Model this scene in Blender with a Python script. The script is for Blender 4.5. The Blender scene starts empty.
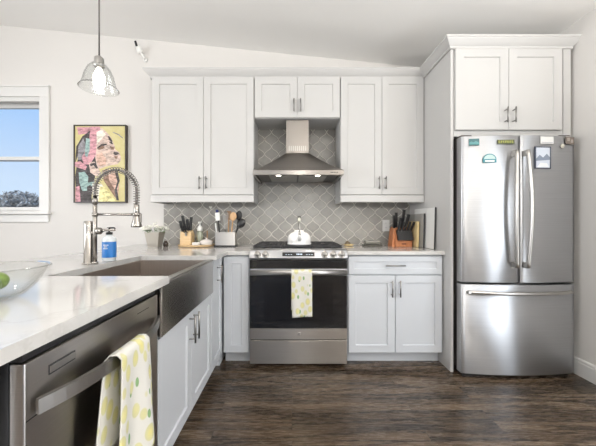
import bpy, bmesh, math, random
from mathutils import Vector, Matrix
random.seed(7)
PI = math.pi
sc = bpy.context.scene
COL = sc.collection

# ---------------------------------------------------------------- camera
CAMH = 1.132
cd = bpy.data.cameras.new('camera'); cam = bpy.data.objects.new('camera', cd); COL.objects.link(cam)
cam.location = (0, 0, CAMH); cam.rotation_euler = (PI/2, 0, 0)
cd.sensor_width = 36; cd.lens = 36*288/596; cd.shift_x = 6/596; cd.clip_start = .02; cd.clip_end = 200
sc.camera = cam
sc.view_settings.view_transform = 'Standard'; sc.view_settings.look = 'None'
sc.view_settings.gamma = 1; sc.view_settings.use_curve_mapping = False
sc.view_settings.exposure = 0.34
sc.cycles.max_bounces = 10; sc.cycles.diffuse_bounces = 5; sc.cycles.glossy_bounces = 5
sc.cycles.transmission_bounces = 8; sc.cycles.transparent_max_bounces = 12
sc.cycles.sample_clamp_indirect = 4.0; sc.cycles.caustics_reflective = False; sc.cycles.caustics_refractive = False

# ---------------------------------------------------------------- sky
W = bpy.data.worlds.new('sky'); sc.world = W; W.use_nodes = True
nt = W.node_tree; bg = nt.nodes['Background']
tc = nt.nodes.new('ShaderNodeTexCoord'); sp = nt.nodes.new('ShaderNodeSeparateXYZ'); rp = nt.nodes.new('ShaderNodeValToRGB')
nt.links.new(tc.outputs['Generated'], sp.inputs[0]); nt.links.new(sp.outputs['Z'], rp.inputs[0]); nt.links.new(rp.outputs[0], bg.inputs['Color'])
e = rp.color_ramp.elements
e[0].position = 0.0; e[0].color = (.66, .82, .98, 1); e[1].position = .6; e[1].color = (.20, .42, .88, 1)
n_ = rp.color_ramp.elements.new(.12); n_.color = (.58, .74, .93, 1)
n_ = rp.color_ramp.elements.new(.30); n_.color = (.36, .59, .93, 1)
bg.inputs['Strength'].default_value = .86

# ---------------------------------------------------------------- area lights as daylight, in openings added out of view
def area(name, loc, rot, sx, sy, power, col=(1, 1, 1)):
    l = bpy.data.lights.new(name, 'AREA'); l.shape = 'RECTANGLE'; l.size = sx; l.size_y = sy
    l.energy = power; l.color = col
    o = bpy.data.objects.new(name, l); COL.objects.link(o); o.location = loc; o.rotation_euler = rot
    return o
area('added_daylight_rear', (-1.2, -3.9, 1.35), (-PI/2, 0, 0), 3.3, 2.1, 40, (.97, .98, 1))      # added light for an unseen rear window, faces +Y
area('added_daylight_side', (2.19, .83, 1.05), (0, PI/2, 0), 2.0, .7, 17, (.95, .98, 1))       # added for the bright band on the refrigerator, faces -X
area('added_daylight_left', (-4.5, -.6, 1.4), (0, -PI/2, 0), 1.9, 2.4, 105, (.97, .98, 1))      # added light for an unseen left window, faces +X
# small ceiling lights added out of view
for (cx_, cy_) in ((-.9, .6), (.7, .6), (-.1, -1.2), (-2.6, .8)):
    area('can_fill_light', (cx_, cy_, 2.647+.1*(2.14-cx_)-.03), (0, 0, 0), .14, .14, 3, (1, .92, .84))

# globe lights added as fill, out of view behind the camera
FILL_GLOBES = ((-1.2, -1.6, 1.75), (.2, -1.6, 1.75), (1.5, -1.6, 1.75))
for g_ in FILL_GLOBES:
    l = bpy.data.lights.new('globe', 'POINT'); l.energy = 48; l.color = (1, .955, .90); l.shadow_soft_size = .15
    o = bpy.data.objects.new('globe_fill_light', l); COL.objects.link(o); o.location = g_

# sun, high behind the house: lights the trees outside
sl_ = bpy.data.lights.new('sun', 'SUN'); sl_.energy = 2.6; sl_.angle = .01; sl_.color = (1, .96, .90)
so_ = bpy.data.objects.new('sun', sl_); COL.objects.link(so_); so_.rotation_euler = (math.radians(38), 0, math.radians(12))
# uplights added out of view to brighten the ceiling
FILL_UPLIGHTS = ((-2.1, -.1, 1.70), (1.70, -.35, 1.70))
for g_, pw_ in zip(FILL_UPLIGHTS, (18, 92)):
    o = area('ceiling_fill_uplight', g_, (PI, 0, 0), .30, .30, pw_, (1, .975, .94)); o.data.shape = 'DISK'

# ---------------------------------------------------------------- materials
def mat(name, col=(.8, .8, .8), rough=.5, metal=0, **k):
    m = bpy.data.materials.new(name); m.use_nodes = True
    b = m.node_tree.nodes['Principled BSDF']
    b.inputs['Base Color'].default_value = (*col, 1); b.inputs['Roughness'].default_value = rough
    b.inputs['Metallic'].default_value = metal
    for a, v in k.items(): b.inputs[a.replace('_', ' ')].default_value = v
    return m
def N(m, t): return m.node_tree.nodes.new(t)
def L(m, a, b): m.node_tree.links.new(a, b)
def B(m): return m.node_tree.nodes['Principled BSDF']
def coords(m, scale=(1, 1, 1), kind='Object'):
    t = N(m, 'ShaderNodeTexCoord'); mp = N(m, 'ShaderNodeMapping'); mp.inputs['Scale'].default_value = scale
    L(m, t.outputs[kind], mp.inputs[0]); return mp.outputs[0]
def noise(m, vec, scale, detail=3, rough=.5):
    n = N(m, 'ShaderNodeTexNoise'); n.inputs['Scale'].default_value = scale; n.inputs['Detail'].default_value = detail
    n.inputs['Roughness'].default_value = rough; L(m, vec, n.inputs['Vector']); return n
def ramp(m, fac, stops):
    r = N(m, 'ShaderNodeValToRGB'); L(m, fac, r.inputs[0]); el = r.color_ramp.elements
    el[0].position = stops[0][0]; el[0].color = (*stops[0][1], 1); el[1].position = stops[-1][0]; el[1].color = (*stops[-1][1], 1)
    for p, c in stops[1:-1]:
        q = el.new(p); q.color = (*c, 1)
    return r.outputs[0]
def bump(m, h, st=.1, dist=.01):
    b = N(m, 'ShaderNodeBump'); b.inputs['Strength'].default_value = st; b.inputs['Distance'].default_value = dist
    L(m, h, b.inputs['Height']); L(m, b.outputs[0], B(m).inputs['Normal']); return b
def paint(name, col, rough=.5, sc_=60, st=.03):
    m = mat(name, col, rough); n = noise(m, coords(m), sc_, 2); bump(m, n.outputs['Fac'], st, .002)
    n2 = noise(m, coords(m), 1.3, 2)
    c = ramp(m, n2.outputs['Fac'], [(.3, tuple(x*.985 for x in col)), (.7, col)]); L(m, c, B(m).inputs['Base Color'])
    return m
def steel(name, col=(.62, .61, .60), rough=.26, aniso=.75, vertical=True, wav=.0):
    m = mat(name, col, rough, 1); b = B(m)
    b.inputs['Anisotropic'].default_value = aniso; b.inputs['Anisotropic Rotation'].default_value = .25 if vertical else 0
    t = N(m, 'ShaderNodeTangent'); t.direction_type = 'RADIAL'; t.axis = 'Z'; L(m, t.outputs[0], b.inputs['Tangent'])
    n = noise(m, coords(m, (1.2, 1.2, 260) if vertical else (260, 260, 1.2)), 3, 2)
    c = ramp(m, n.outputs['Fac'], [(.3, tuple(x*.93 for x in col)), (.7, tuple(min(1, x*1.05) for x in col))]); L(m, c, b.inputs['Base Color'])
    n3 = noise(m, coords(m, (2.2, 2.2, .6)), 1.6, 1)
    if wav: bump(m, n3.outputs['Fac'], wav, .02)
    return m
def wood(name, c1, c2, scale=(3, 30, 30), rough=.5):
    m = mat(name, c1, rough); n = noise(m, coords(m, scale), 2.5, 4, .6)
    L(m, ramp(m, n.outputs['Fac'], [(.3, c1), (.7, c2)]), B(m).inputs['Base Color']); return m

M = {}
M['wall'] = paint('wall_paint', (.70, .68, .655), .7)
M['ceil'] = paint('ceiling_paint', (.84, .83, .81), .8)
M['white'] = paint('cabinet_white', (.545, .54, .53), .38)
M['base'] = paint('cabinet_cool_white', (.575, .60, .635), .38)
M['trim'] = paint('trim_white', (.72, .715, .70), .35)
M['steel'] = steel('brushed_steel', (.58, .59, .61), .38, .97, True, .10)
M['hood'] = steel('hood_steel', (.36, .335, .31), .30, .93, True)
M['dw'] = steel('dishwasher_steel', (.52, .49, .465), .28, .9, True, .08)
M['apron'] = steel('apron_steel', (.55, .53, .51), .26, .85, True, .03)
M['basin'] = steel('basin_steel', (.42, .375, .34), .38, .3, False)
M['satin'] = mat('satin_nickel', (.46, .445, .425), .30, 1)
M['pull'] = mat('pull_nickel', (.30, .295, .285), .3, 1)
M['faucet'] = mat('faucet_nickel', (.33, .31, .285), .26, 1)
M['black'] = mat('black_plastic', (.012, .012, .013), .35)
M['iron'] = mat('cast_iron', (.018, .018, .02), .5)
M['gap'] = mat('dark_gasket', (.02, .02, .022), .6)
M['grey'] = mat('dark_grey_metal', (.12, .11, .105), .4, .6)
M['ovenglass'] = mat('oven_glass', (.008, .008, .009), .06, 0, Coat_Weight=.3)
M['innerglass'] = mat('oven_inner', (.004, .004, .005), .1)
M['wplastic'] = mat('white_plastic', (.82, .82, .80), .3)
M['enamel'] = mat('white_enamel', (.86, .86, .85), .12, 0, Coat_Weight=.5)
M['blue'] = mat('blue_label', (.03, .19, .55), .4)
M['navy'] = mat('navy_plastic', (.02, .03, .13), .35)
M['lightwood'] = wood('light_beech', (.62, .43, .22), (.74, .55, .32))
M['redwood'] = wood('cherry_wood', (.40, .14, .05), (.52, .21, .09), (20, 20, 3))
M['yellowwood'] = wood('bamboo_wood', (.60, .44, .20), (.74, .60, .34), (20, 20, 3))
M['spoonwood'] = wood('spoon_wood', (.50, .30, .15), (.62, .40, .22), (30, 30, 3))
M['greyboard'] = mat('grey_board', (.33, .325, .31), .45)
M['green'] = mat('leaf_green', (.10, .20, .05), .5)
M['petal'] = mat('white_petal', (.88, .87, .80), .6)
M['lime'] = paint('lime_skin', (.15, .24, .035), .35, 120, .2)
M['frame'] = mat('dark_frame', (.035, .026, .02), .4)
M['asph'] = mat('roof_shingle', (.42, .43, .45), .9)
M['bark'] = mat('bark', (.24, .21, .18), .9)
M['leaf'] = mat('grey_leaf', (.36, .36, .345), .8)
M['ground'] = paint('outside_ground', (.25, .26, .22), .9)
M['pot'] = mat('silver_pot', (.48, .45, .40), .35, .6)
M['soap'] = mat('clear_soap', (.62, .66, .52), .15, 0, Transmission_Weight=.5)
M['linen'] = mat('linen_card', (.8, .8, .78), .6)

def thin_glass(name, tint=(1, 1, 1), fr=1.0, rough=.0):
    m = bpy.data.materials.new(name); m.use_nodes = True; t = m.node_tree; t.nodes.clear()
    o = t.nodes.new('ShaderNodeOutputMaterial'); mx = t.nodes.new('ShaderNodeMixShader'); tr = t.nodes.new('ShaderNodeBsdfTransparent')
    gl = t.nodes.new('ShaderNodeBsdfGlossy'); lw = t.nodes.new('ShaderNodeLayerWeight'); f = t.nodes.new('ShaderNodeMath'); f.operation = 'POWER'; f.inputs[1].default_value = 4; lw.inputs[0].default_value = .5; t.links.new(lw.outputs['Facing'], f.inputs[0]); ad = t.nodes.new('ShaderNodeMath'); ad.operation = 'ADD'; ad.inputs[1].default_value = .035; t.links.new(f.outputs[0], ad.inputs[0]); mu = t.nodes.new('ShaderNodeMath'); mu.operation = 'MULTIPLY'; mu.use_clamp = True
    tr.inputs[0].default_value = (*tint, 1); gl.inputs['Roughness'].default_value = rough; mu.inputs[1].default_value = fr
    t.links.new(ad.outputs[0], mu.inputs[0]); t.links.new(mu.outputs[0], mx.inputs[0]); t.links.new(tr.outputs[0], mx.inputs[1]); t.links.new(gl.outputs[0], mx.inputs[2])
    t.links.new(mx.outputs[0], o.inputs[0]); return m
M['pane'] = thin_glass('window_glass', (.99, .99, 1), .6)
M['glass'] = thin_glass('clear_glass', (.95, .955, .95), 1.2, .02)

def emis(name, col, st):
    m = mat(name, col, .4); b = B(m); b.inputs['Emission Color'].default_value = (*col, 1); b.inputs['Emission Strength'].default_value = st; return m
M['bulb'] = emis('bulb_glow', (1, .95, .86), 9)
M['led'] = emis('hood_lamp_glow', (1, .93, .82), 6)
M['can'] = emis('can_glow', (1, .93, .85), 4)
M['digit'] = emis('display_digits', (.55, .65, .75), .5)

# quartz
m = mat('white_quartz', (.57, .562, .55), .07); M['quartz'] = m
n = noise(m, coords(m), 2.3, 6, .65); n2 = noise(m, coords(m), 90, 2)
c1 = ramp(m, n.outputs['Fac'], [(.455, (.56, .552, .54)), (.495, (.515, .505, .49)), (.51, (.56, .552, .54)), (1, (.57, .562, .55))])
L(m, c1, B(m).inputs['Base Color'])

# oak floor: boards run along X
m = mat('dark_oak_floor', (.06, .045, .035), .25); M['floor'] = m
v = coords(m)
br = N(m, 'ShaderNodeTexBrick'); br.inputs['Scale'].default_value = 1; br.inputs['Brick Width'].default_value = 1.15; br.inputs['Row Height'].default_value = .083
br.inputs['Mortar Size'].default_value = .0012; br.inputs['Mortar Smooth'].default_value = .3; br.offset = .37; br.offset_frequency = 3
br.inputs['Color1'].default_value = (0, 0, 0, 1); br.inputs['Color2'].default_value = (1, 1, 1, 1); br.inputs['Mortar'].default_value = (.5, .5, .5, 1); L(m, v, br.inputs['Vector'])
# shift the grain on every board
sep = N(m, 'ShaderNodeSeparateColor'); L(m, br.outputs['Color'], sep.inputs[0])
cmb = N(m, 'ShaderNodeCombineXYZ'); mlt = N(m, 'ShaderNodeMath'); mlt.operation = 'MULTIPLY'; mlt.inputs[1].default_value = 23; L(m, sep.outputs[0], mlt.inputs[0]); L(m, mlt.outputs[0], cmb.inputs[0]); L(m, mlt.outputs[0], cmb.inputs[2])
add = N(m, 'ShaderNodeVectorMath'); add.operation = 'ADD'; L(m, v, add.inputs[0]); L(m, cmb.outputs[0], add.inputs[1])
mp = N(m, 'ShaderNodeMapping'); mp.inputs['Scale'].default_value = (.6, 6.5, 1); L(m, add.outputs[0], mp.inputs[0])
wv = N(m, 'ShaderNodeTexWave'); wv.wave_type = 'BANDS'; wv.bands_direction = 'Y'; wv.inputs['Scale'].default_value = 1.1; wv.inputs['Distortion'].default_value = 9
wv.inputs['Detail'].default_value = 3; wv.inputs['Detail Scale'].default_value = .9; L(m, mp.outputs[0], wv.inputs['Vector'])
mp2 = N(m, 'ShaderNodeMapping'); mp2.inputs['Scale'].default_value = (9, 95, 1); L(m, add.outputs[0], mp2.inputs[0])
gn = noise(m, mp2.outputs[0], 1.5, 4, .7)
fn = noise(m, mp.outputs[0], 1.35, 1.5, .45)
ml = N(m, 'ShaderNodeMath'); ml.operation = 'MULTIPLY'; ml.inputs[1].default_value = 36; L(m, fn.outputs['Fac'], ml.inputs[0])
sn = N(m, 'ShaderNodeMath'); sn.operation = 'SINE'; L(m, ml.outputs[0], sn.inputs[0])
sm = N(m, 'ShaderNodeMapRange'); sm.inputs['From Min'].default_value = -1; L(m, sn.outputs[0], sm.inputs[0])
g1 = ramp(m, sm.outputs[0], [(.0, (.040, .029, .020)), (.35, (.072, .054, .039)), (1, (.108, .083, .061))])
g2 = ramp(m, gn.outputs['Fac'], [(.3, (.55, .53, .5)), (.7, (1.25, 1.25, 1.25))])
mx = N(m, 'ShaderNodeMix'); mx.data_type = 'RGBA'; mx.blend_type = 'MULTIPLY'; mx.inputs['Factor'].default_value = 1; L(m, g1, mx.inputs['A']); L(m, g2, mx.inputs['B'])
tone = ramp(m, sep.outputs[0], [(.0, (.60, .55, .50)), (.5, (1.0, .92, .83)), (1, (1.5, 1.45, 1.38))])
mx2 = N(m, 'ShaderNodeMix'); mx2.data_type = 'RGBA'; mx2.blend_type = 'MULTIPLY'; mx2.inputs['Factor'].default_value = 1; L(m, mx.outputs['Result'], mx2.inputs['A']); L(m, tone, mx2.inputs['B'])
mx3 = N(m, 'ShaderNodeMix'); mx3.data_type = 'RGBA'; L(m, br.outputs['Fac'], mx3.inputs['Factor']); L(m, mx2.outputs['Result'], mx3.inputs['A']); mx3.inputs['B'].default_value = (.008, .006, .005, 1)
L(m, mx3.outputs['Result'], B(m).inputs['Base Color'])
rr = N(m, 'ShaderNodeMapRange'); rr.inputs['To Min'].default_value = .20; rr.inputs['To Max'].default_value = .34; L(m, gn.outputs['Fac'], rr.inputs[0]); L(m, rr.outputs[0], B(m).inputs['Roughness'])
bump(m, gn.outputs['Fac'], .12, .002)

# glazed arabesque tile, every tile its own shade
m = mat('grey_glazed_tile', (.33, .31, .285), .30); M['tile'] = m
g = N(m, 'ShaderNodeNewGeometry')
cc = ramp(m, g.outputs['Random Per Island'], [(0, (.300, .288, .265)), (.5, (.335, .322, .297)), (1, (.375, .362, .335))])
nn = noise(m, coords(m), 14, 3); c2 = ramp(m, nn.outputs['Fac'], [(.35, (.88, .88, .88)), (.65, (1.08, 1.08, 1.08))])
q = N(m, 'ShaderNodeMix'); q.data_type = 'RGBA'; q.blend_type = 'MULTIPLY'; q.inputs['Factor'].default_value = 1; L(m, cc, q.inputs['A']); L(m, c2, q.inputs['B']); L(m, q.outputs['Result'], B(m).inputs['Base Color'])
bump(m, nn.outputs['Fac'], .1, .004)
M['grout'] = mat('light_grout', (.78, .76, .71), .8)

# lemon print cloth
def lemon_cloth():
    m = mat('lemon_print_cloth', (.82, .80, .74), .85)
    v = coords(m, (1, 1, 1), 'UV')
    def voro(vec, scale, rnd):
        o = N(m, 'ShaderNodeTexVoronoi'); o.inputs['Scale'].default_value = scale; o.inputs['Randomness'].default_value = rnd; L(m, vec, o.inputs['Vector']); return o
    mp = N(m, 'ShaderNodeMapping'); mp.inputs['Scale'].default_value = (1.25, .85, 1); mp.inputs['Rotation'].default_value = (0, 0, .5); L(m, v, mp.inputs[0])
    a = voro(mp.outputs[0], 18, .45)
    msk = ramp(m, a.outputs['Distance'], [(.38, (1, 1, 1)), (.43, (0, 0, 0))])
    shade = ramp(m, a.outputs['Distance'], [(.05, (.68, .62, .24)), (.36, (.60, .58, .33))])
    mp2 = N(m, 'ShaderNodeMapping'); mp2.inputs['Location'].default_value = (.31, .17, 0); mp2.inputs['Scale'].default_value = (1.6, .8, 1); mp2.inputs['Rotation'].default_value = (0, 0, -.7); L(m, v, mp2.inputs[0])
    b_ = voro(mp2.outputs[0], 17, .8)
    lm = ramp(m, b_.outputs['Distance'], [(.21, (1, 1, 1)), (.25, (0, 0, 0))])
    x = N(m, 'ShaderNodeMix'); x.data_type = 'RGBA'; L(m, lm, x.inputs['Factor']); x.inputs['A'].default_value = (.66, .65, .61, 1); x.inputs['B'].default_value = (.20, .34, .15, 1)
    y = N(m, 'ShaderNodeMix'); y.data_type = 'RGBA'; L(m, msk, y.inputs['Factor']); L(m, x.outputs['Result'], y.inputs['A']); L(m, shade, y.inputs['B'])
    L(m, y.outputs['Result'], B(m).inputs['Base Color'])
    w = noise(m, v, 400, 1); bump(m, w.outputs['Fac'], .15, .001)
    return m
M['lemon'] = lemon_cloth()

# ---------------------------------------------------------------- mesh helpers
class MB:
    def __init__(s): s.bm = bmesh.new(); s.mi = 0; s.mats = []
    def mat(s, m):
        if m not in s.mats: s.mats.append(m)
        s.mi = s.mats.index(m); return s
    def _set(s, fs):
        for f in fs: f.material_index = s.mi
    def box(s, x0, x1, y0, y1, z0, z1, bev=0, seg=1):
        if x0 > x1: x0, x1 = x1, x0
        if y0 > y1: y0, y1 = y1, y0
        if z0 > z1: z0, z1 = z1, z0
        v = [s.bm.verts.new(p) for p in ((x0,y0,z0),(x1,y0,z0),(x1,y1,z0),(x0,y1,z0),(x0,y0,z1),(x1,y0,z1),(x1,y1,z1),(x0,y1,z1))]
        fs = [s.bm.faces.new([v[i] for i in q]) for q in ((0,3,2,1),(4,5,6,7),(0,1,5,4),(1,2,6,5),(2,3,7,6),(3,0,4,7))]
        s._set(fs)
        if bev:
            ed = list({e for f in fs for e in f.edges})
            r = bmesh.ops.bevel(s.bm, geom=ed, offset=bev, segments=seg, affect='EDGES', profile=.5)
            s._set(r['faces'])
        return s
    def prism(s, pts, y0, y1, axis='y', bev=0):
        """closed 2D outline (a,b) swept along axis. y: (x,z); x: (y,z); z: (x,y)"""
        def P(a, b, t): return {'y': (a, t, b), 'x': (t, a, b), 'z': (a, b, t)}[axis]
        A = [s.bm.verts.new(P(a, b, y0)) for a, b in pts]; C = [s.bm.verts.new(P(a, b, y1)) for a, b in pts]
        n = len(pts); fs = [s.bm.faces.new(A), s.bm.faces.new(C[::-1])]
        for i in range(n): fs.append(s.bm.faces.new((A[i], C[i], C[(i+1) % n], A[(i+1) % n])))
        bmesh.ops.recalc_face_normals(s.bm, faces=fs); s._set(fs)
        if bev:
            ed = list({e for f in fs for e in f.edges}); r = bmesh.ops.bevel(s.bm, geom=ed, offset=bev, segments=1, affect='EDGES'); s._set(r['faces'])
        return s
    def lathe(s, prof, c=(0, 0, 0), n=24, axis='z', close=True):
        rings = []
        for r, h in prof:
            ring = []
            for i in range(n):
                a = 2*PI*i/n; p = (r*math.cos(a), r*math.sin(a), h)
                if axis == 'y': p = (p[0], h, p[1])
                if axis == 'x': p = (h, p[0], p[1])
                ring.append(s.bm.verts.new((p[0]+c[0], p[1]+c[1], p[2]+c[2])))
            rings.append(ring)
        fs = []
        for k in range(len(rings)-1):
            for i in range(n):
                j = (i+1) % n; fs.append(s.bm.faces.new((rings[k][i], rings[k][j], rings[k+1][j], rings[k+1][i])))
        if close:
            fs.append(s.bm.faces.new(rings[0][::-1])); fs.append(s.bm.faces.new(rings[-1]))
        bmesh.ops.recalc_face_normals(s.bm, faces=fs)
        for f in fs: f.smooth = True
        s._set(fs); return s
    def tube(s, path, r, n=10, r2=None, caps=True, up=(0, 0, 1), smooth=True):
        """sweep; r may be a list; r2 = other half-axis for flat bars"""
        P = [Vector(p) for p in path]; rings = []; prev = None
        for i, p in enumerate(P):
            t = (P[min(i+1, len(P)-1)]-P[max(i-1, 0)]).normalized()
            if prev is None:
                u = Vector(up)
                if abs(u.dot(t)) > .95: u = Vector((1, 0, 0)) if abs(t.x) < .9 else Vector((0, 1, 0))
                u = (u-t*u.dot(t)).normalized()
            else: u = (prev-t*prev.dot(t)).normalized()
            prev = u; w = t.cross(u)
            ra = r[i] if isinstance(r, (list, tuple)) else r; rb = (r2[i] if isinstance(r2, (list, tuple)) else r2) if r2 else ra
            rings.append([s.bm.verts.new(p+u*ra*math.cos(2*PI*k/n)+w*rb*math.sin(2*PI*k/n)) for k in range(n)])
        fs = []
        for k in range(len(rings)-1):
            for i in range(n):
                j = (i+1) % n; fs.append(s.bm.faces.new((rings[k][i], rings[k+1][i], rings[k+1][j], rings[k][j])))
        for f in fs: f.smooth = smooth
        if caps: fs.append(s.bm.faces.new(rings[0])); fs.append(s.bm.faces.new(rings[-1][::-1]))
        bmesh.ops.recalc_face_normals(s.bm, faces=fs)
        s._set(fs); return s
    def barpath(s, path, w, h, side=(0, 0, 1)):
        """flat rectangular bar: half-size w along side, h across"""
        P = [Vector(p) for p in path]; S = Vector(side); rings = []
        for i, p in enumerate(P):
            t = (P[min(i+1, len(P)-1)]-P[max(i-1, 0)]).normalized(); nrm = t.cross(S).normalized()
            rings.append([s.bm.verts.new(p+S*w*a+nrm*h*b) for a, b in ((-1,-1),(1,-1),(1,1),(-1,1))])
        fs = []
        for k in range(len(rings)-1):
            for i in range(4):
                j = (i+1) % 4; fs.append(s.bm.faces.new((rings[k][i], rings[k+1][i], rings[k+1][j], rings[k][j])))
        fs.append(s.bm.faces.new(rings[0])); fs.append(s.bm.faces.new(rings[-1][::-1]))
        bmesh.ops.recalc_face_normals(s.bm, faces=fs); s._set(fs); return s
    def ball(s, c, r, sx=1, sy=1, sz=1, n=14, rot=None):
        mt = Matrix.Translation(c) @ (rot if rot else Matrix.Identity(4)) @ Matrix.Diagonal((sx, sy, sz, 1))
        r_ = bmesh.ops.create_uvsphere(s.bm, u_segments=n, v_segments=max(6, n*2//3), radius=r, matrix=mt)
        fs = list({f for v in r_['verts'] for f in v.link_faces})
        for f in fs: f.smooth = True
        s._set(fs); return s
    def poly(s, pts):
        f = s.bm.faces.new([s.bm.verts.new(p) for p in pts]); s._set([f]); return s
    def xf(s, mtx): bmesh.ops.transform(s.bm, matrix=mtx, verts=s.bm.verts); return s
    def done(s, name, m=None, parent=None, loc=None):
        me = bpy.data.meshes.new(name); s.bm.normal_update(); s.bm.to_mesh(me); s.bm.free()
        ms = s.mats if s.mats else [m]
        for x in ms: me.materials.append(x)
        o = bpy.data.objects.new(name, me); COL.objects.link(o)
        if loc: o.location = loc
        if parent: o.parent = parent
        return o
def thing(name, label, cat, loc=(0, 0, 0), rz=0, group=None):
    o = bpy.data.objects.new(name, None); COL.objects.link(o); o.location = loc; o.rotation_euler = (0, 0, rz)
    o.empty_display_size = .05; tag(o, label, cat, group); return o
def tag(o, label, cat, group=None, kind=None):
    if label: o['label'] = label
    if cat: o['category'] = cat
    if group: o['group'] = group
    if kind: o['kind'] = kind
    return o
def structure(o): o['kind'] = 'structure'; return o

# ================================================================ the setting
YB = 2.954; XR = 2.14; XL = -4.6; YF = -4.0
ceilz = lambda x: 2.647+.1*(XR-x)
FL = MB().box(XL-.1, XR+.1, YF-.1, YB+.1, -.12, 0).done('floor', M['floor']); structure(FL)
b = MB()
b.prism([(XL-.1, ceilz(XL-.1)), (XR+.1, ceilz(XR+.1)), (XR+.1, ceilz(XR+.1)+.12), (XL-.1, ceilz(XL-.1)+.12)], YF-.1, YB+.1, 'y'); structure(b.done('ceiling', M['ceil']))
TOP = 3.45
def wall_with_holes(name, axis, pos, th, a0, a1, holes, z1=TOP):
    """axis 'y': wall in the X-Z plane at y=pos ; 'x': wall in the Y-Z plane"""
    b = MB(); cuts = sorted(holes)
    def bx(p0, p1, q0, q1):
        if p1-p0 < 1e-4 or q1-q0 < 1e-4: return
        if axis == 'y': b.box(p0, p1, pos, pos+th, q0, q1)
        else: b.box(pos, pos+th, p0, p1, q0, q1)
    cur = a0
    for h0, h1, s0, s1 in cuts:
        bx(cur, h0, 0, z1); bx(h0, h1, 0, s0); bx(h0, h1, s1, z1); cur = h1
    bx(cur, a1, 0, z1)
    return structure(b.done(name, M['wall']))
wall_with_holes('wall_back', 'y', YB, .14, XL-.1, XR+.1, [(-3.50, -2.575, 1.255, 2.425)])
wall_with_holes('wall_right', 'x', XR, .14, YF, YB, [(.46, 1.20, .02, 2.08)])
wall_with_holes('wall_left', 'x', XL-.14, .14, YF, YB, [(-1.85, .65, .42, 2.38)])
wall_with_holes('wall_front', 'y', YF-.14, .14, XL-.1, XR+.1, [(-2.9, .5, .25, 2.45)])

# baseboards
def baseboard(name, a0, a1, side):
    prof = [(0, 0), (-.016, 0), (-.016, .098), (-.012, .104), (-.012, .116), (-.005, .126), (0, .126)]
    b = MB()
    if side == 'right': b.prism([(XR+p, q) for p, q in prof], a0, a1, 'y')
    if side == 'left': b.prism([(XL-p, q) for p, q in prof], a0, a1, 'y')
    if side == 'back': b.prism([(YB+p, q) for p, q in prof], a0, a1, 'x')
    if side == 'front': b.prism([(YF-p, q) for p, q in prof], a0, a1, 'x')
    structure(b.done(name, M['trim']))
baseboard('baseboard_right', 1.29, YB-.001, 'right'); baseboard('baseboard_left', YF+.02, YB-.02, 'left')
baseboard('baseboard_back', XL+.02, -1.65, 'back'); baseboard('baseboard_front', XL+.02, XR-.02, 'front')

# window seen on the left of the photo
def sash_window(name, x0, x1, z0, z1, y):
    root = MB()
    cw = .095
    # casing
    root.box(x1-.003, x1+cw, y-.02, y, z0-.01, z1+.003, .003); root.box(x0-cw, x0+.003, y-.02, y, z0-.01, z1+.003, .003)
    root.box(x0-cw, x1+cw, y-.022, y, z1-.003, z1+cw, .003); root.box(x0-cw-.005, x1+cw+.005, y-.028, y, z1+cw, z1+cw+.015, .003)
    w = structure(root.done(name, M['trim']))
    MB().box(x0-cw-.02, x1+cw+.02, y-.05, y+.06, z0-.035, z0-.008, .004).done('window_sill', M['trim'], w)
    MB().box(x0-cw+.005, x1+cw-.005, y-.018, y-.001, z0-.115, z0-.037, .003).done('window_apron', M['trim'], w)
    jb = MB(); jb.box(x0-.001, x0+.018, y-.001, y+.13, z0, z1); jb.box(x1-.018, x1+.001, y-.001, y+.13, z0, z1); jb.box(x0, x1, y-.001, y+.13, z1-.045, z1+.001); jb.box(x0, x1, y+.055, y+.13, z0-.03, z0+.012)
    jb.done('window_frame', M['trim'], w)
    zm = (z0+z1)/2-.035
    def sash(q0, q1, yy, nm, bot):
        s_ = MB(); s_.box(x0+.018, x0+.05, yy, yy+.035, q0, q1); s_.box(x1-.05+.024, x1-.018, yy, yy+.035, q0, q1); s_.box(x0+.018, x1-.018, yy, yy+.035, q1-.035, q1); s_.box(x0+.018, x1-.018, yy, yy+.035, q0, q0+bot)
        so = s_.done(nm, M['trim'], w); MB().box(x0+.03, x1-.024, yy+.014, yy+.018, q0+.01, q1-.01).done('window_pane', M['pane'], so)
    sash(zm-.018, z1-.045, .085+y, 'upper_sash', .036); sash(z0+.012, zm+.018, .045+y, 'lower_sash', .03)
    MB().box(x0+.02, x1-.02, y+.012, y+.03, z1-.056, z1-.047, .002).done('shade_roll', M['greyboard'], w)
    return w
sash_window('window_1', -3.50, -2.575, 1.255, 2.425, YB)

def fixed_window(name, axis, pos, a0, a1, z0, z1, cols, into):
    """large opening added out of view to let light into the room"""
    b = MB()
    def bx(p0, p1, d0, d1, q0, q1):
        if axis == 'y': b.box(p0, p1, pos+min(d0*into, d1*into), pos+max(d0*into, d1*into), q0, q1, .003)
        else: b.box(pos+min(d0*into, d1*into), pos+max(d0*into, d1*into), p0, p1, q0, q1, .003)
    c = .09
    bx(a0-c, a0, 0, .02, z0-c if z0 > .1 else .0, z1+c); bx(a1, a1+c, 0, .02, z0-c if z0 > .1 else .0, z1+c); bx(a0, a1, 0, .02, z1, z1+c)
    if z0 > .1: bx(a0, a1, 0, .03, z0-c, z0)
    w = structure(b.done(name, M['trim']))
    b = MB()
    for i in range(cols+1):
        p = a0+(a1-a0)*i/cols; bx(max(a0, p-.03), min(a1, p+.03), -.09, -.02, z0, z1)
    bx(a0, a1, -.09, -.02, z0, z0+.06); bx(a0, a1, -.09, -.02, z1-.06, z1); b.done('window_frame', M['trim'], w)
    return w
fixed_window('window_2', 'y', YF, -2.9, .5, .25, 2.45, 3, 1)  # unseen window, added to light the room from the rear
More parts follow.
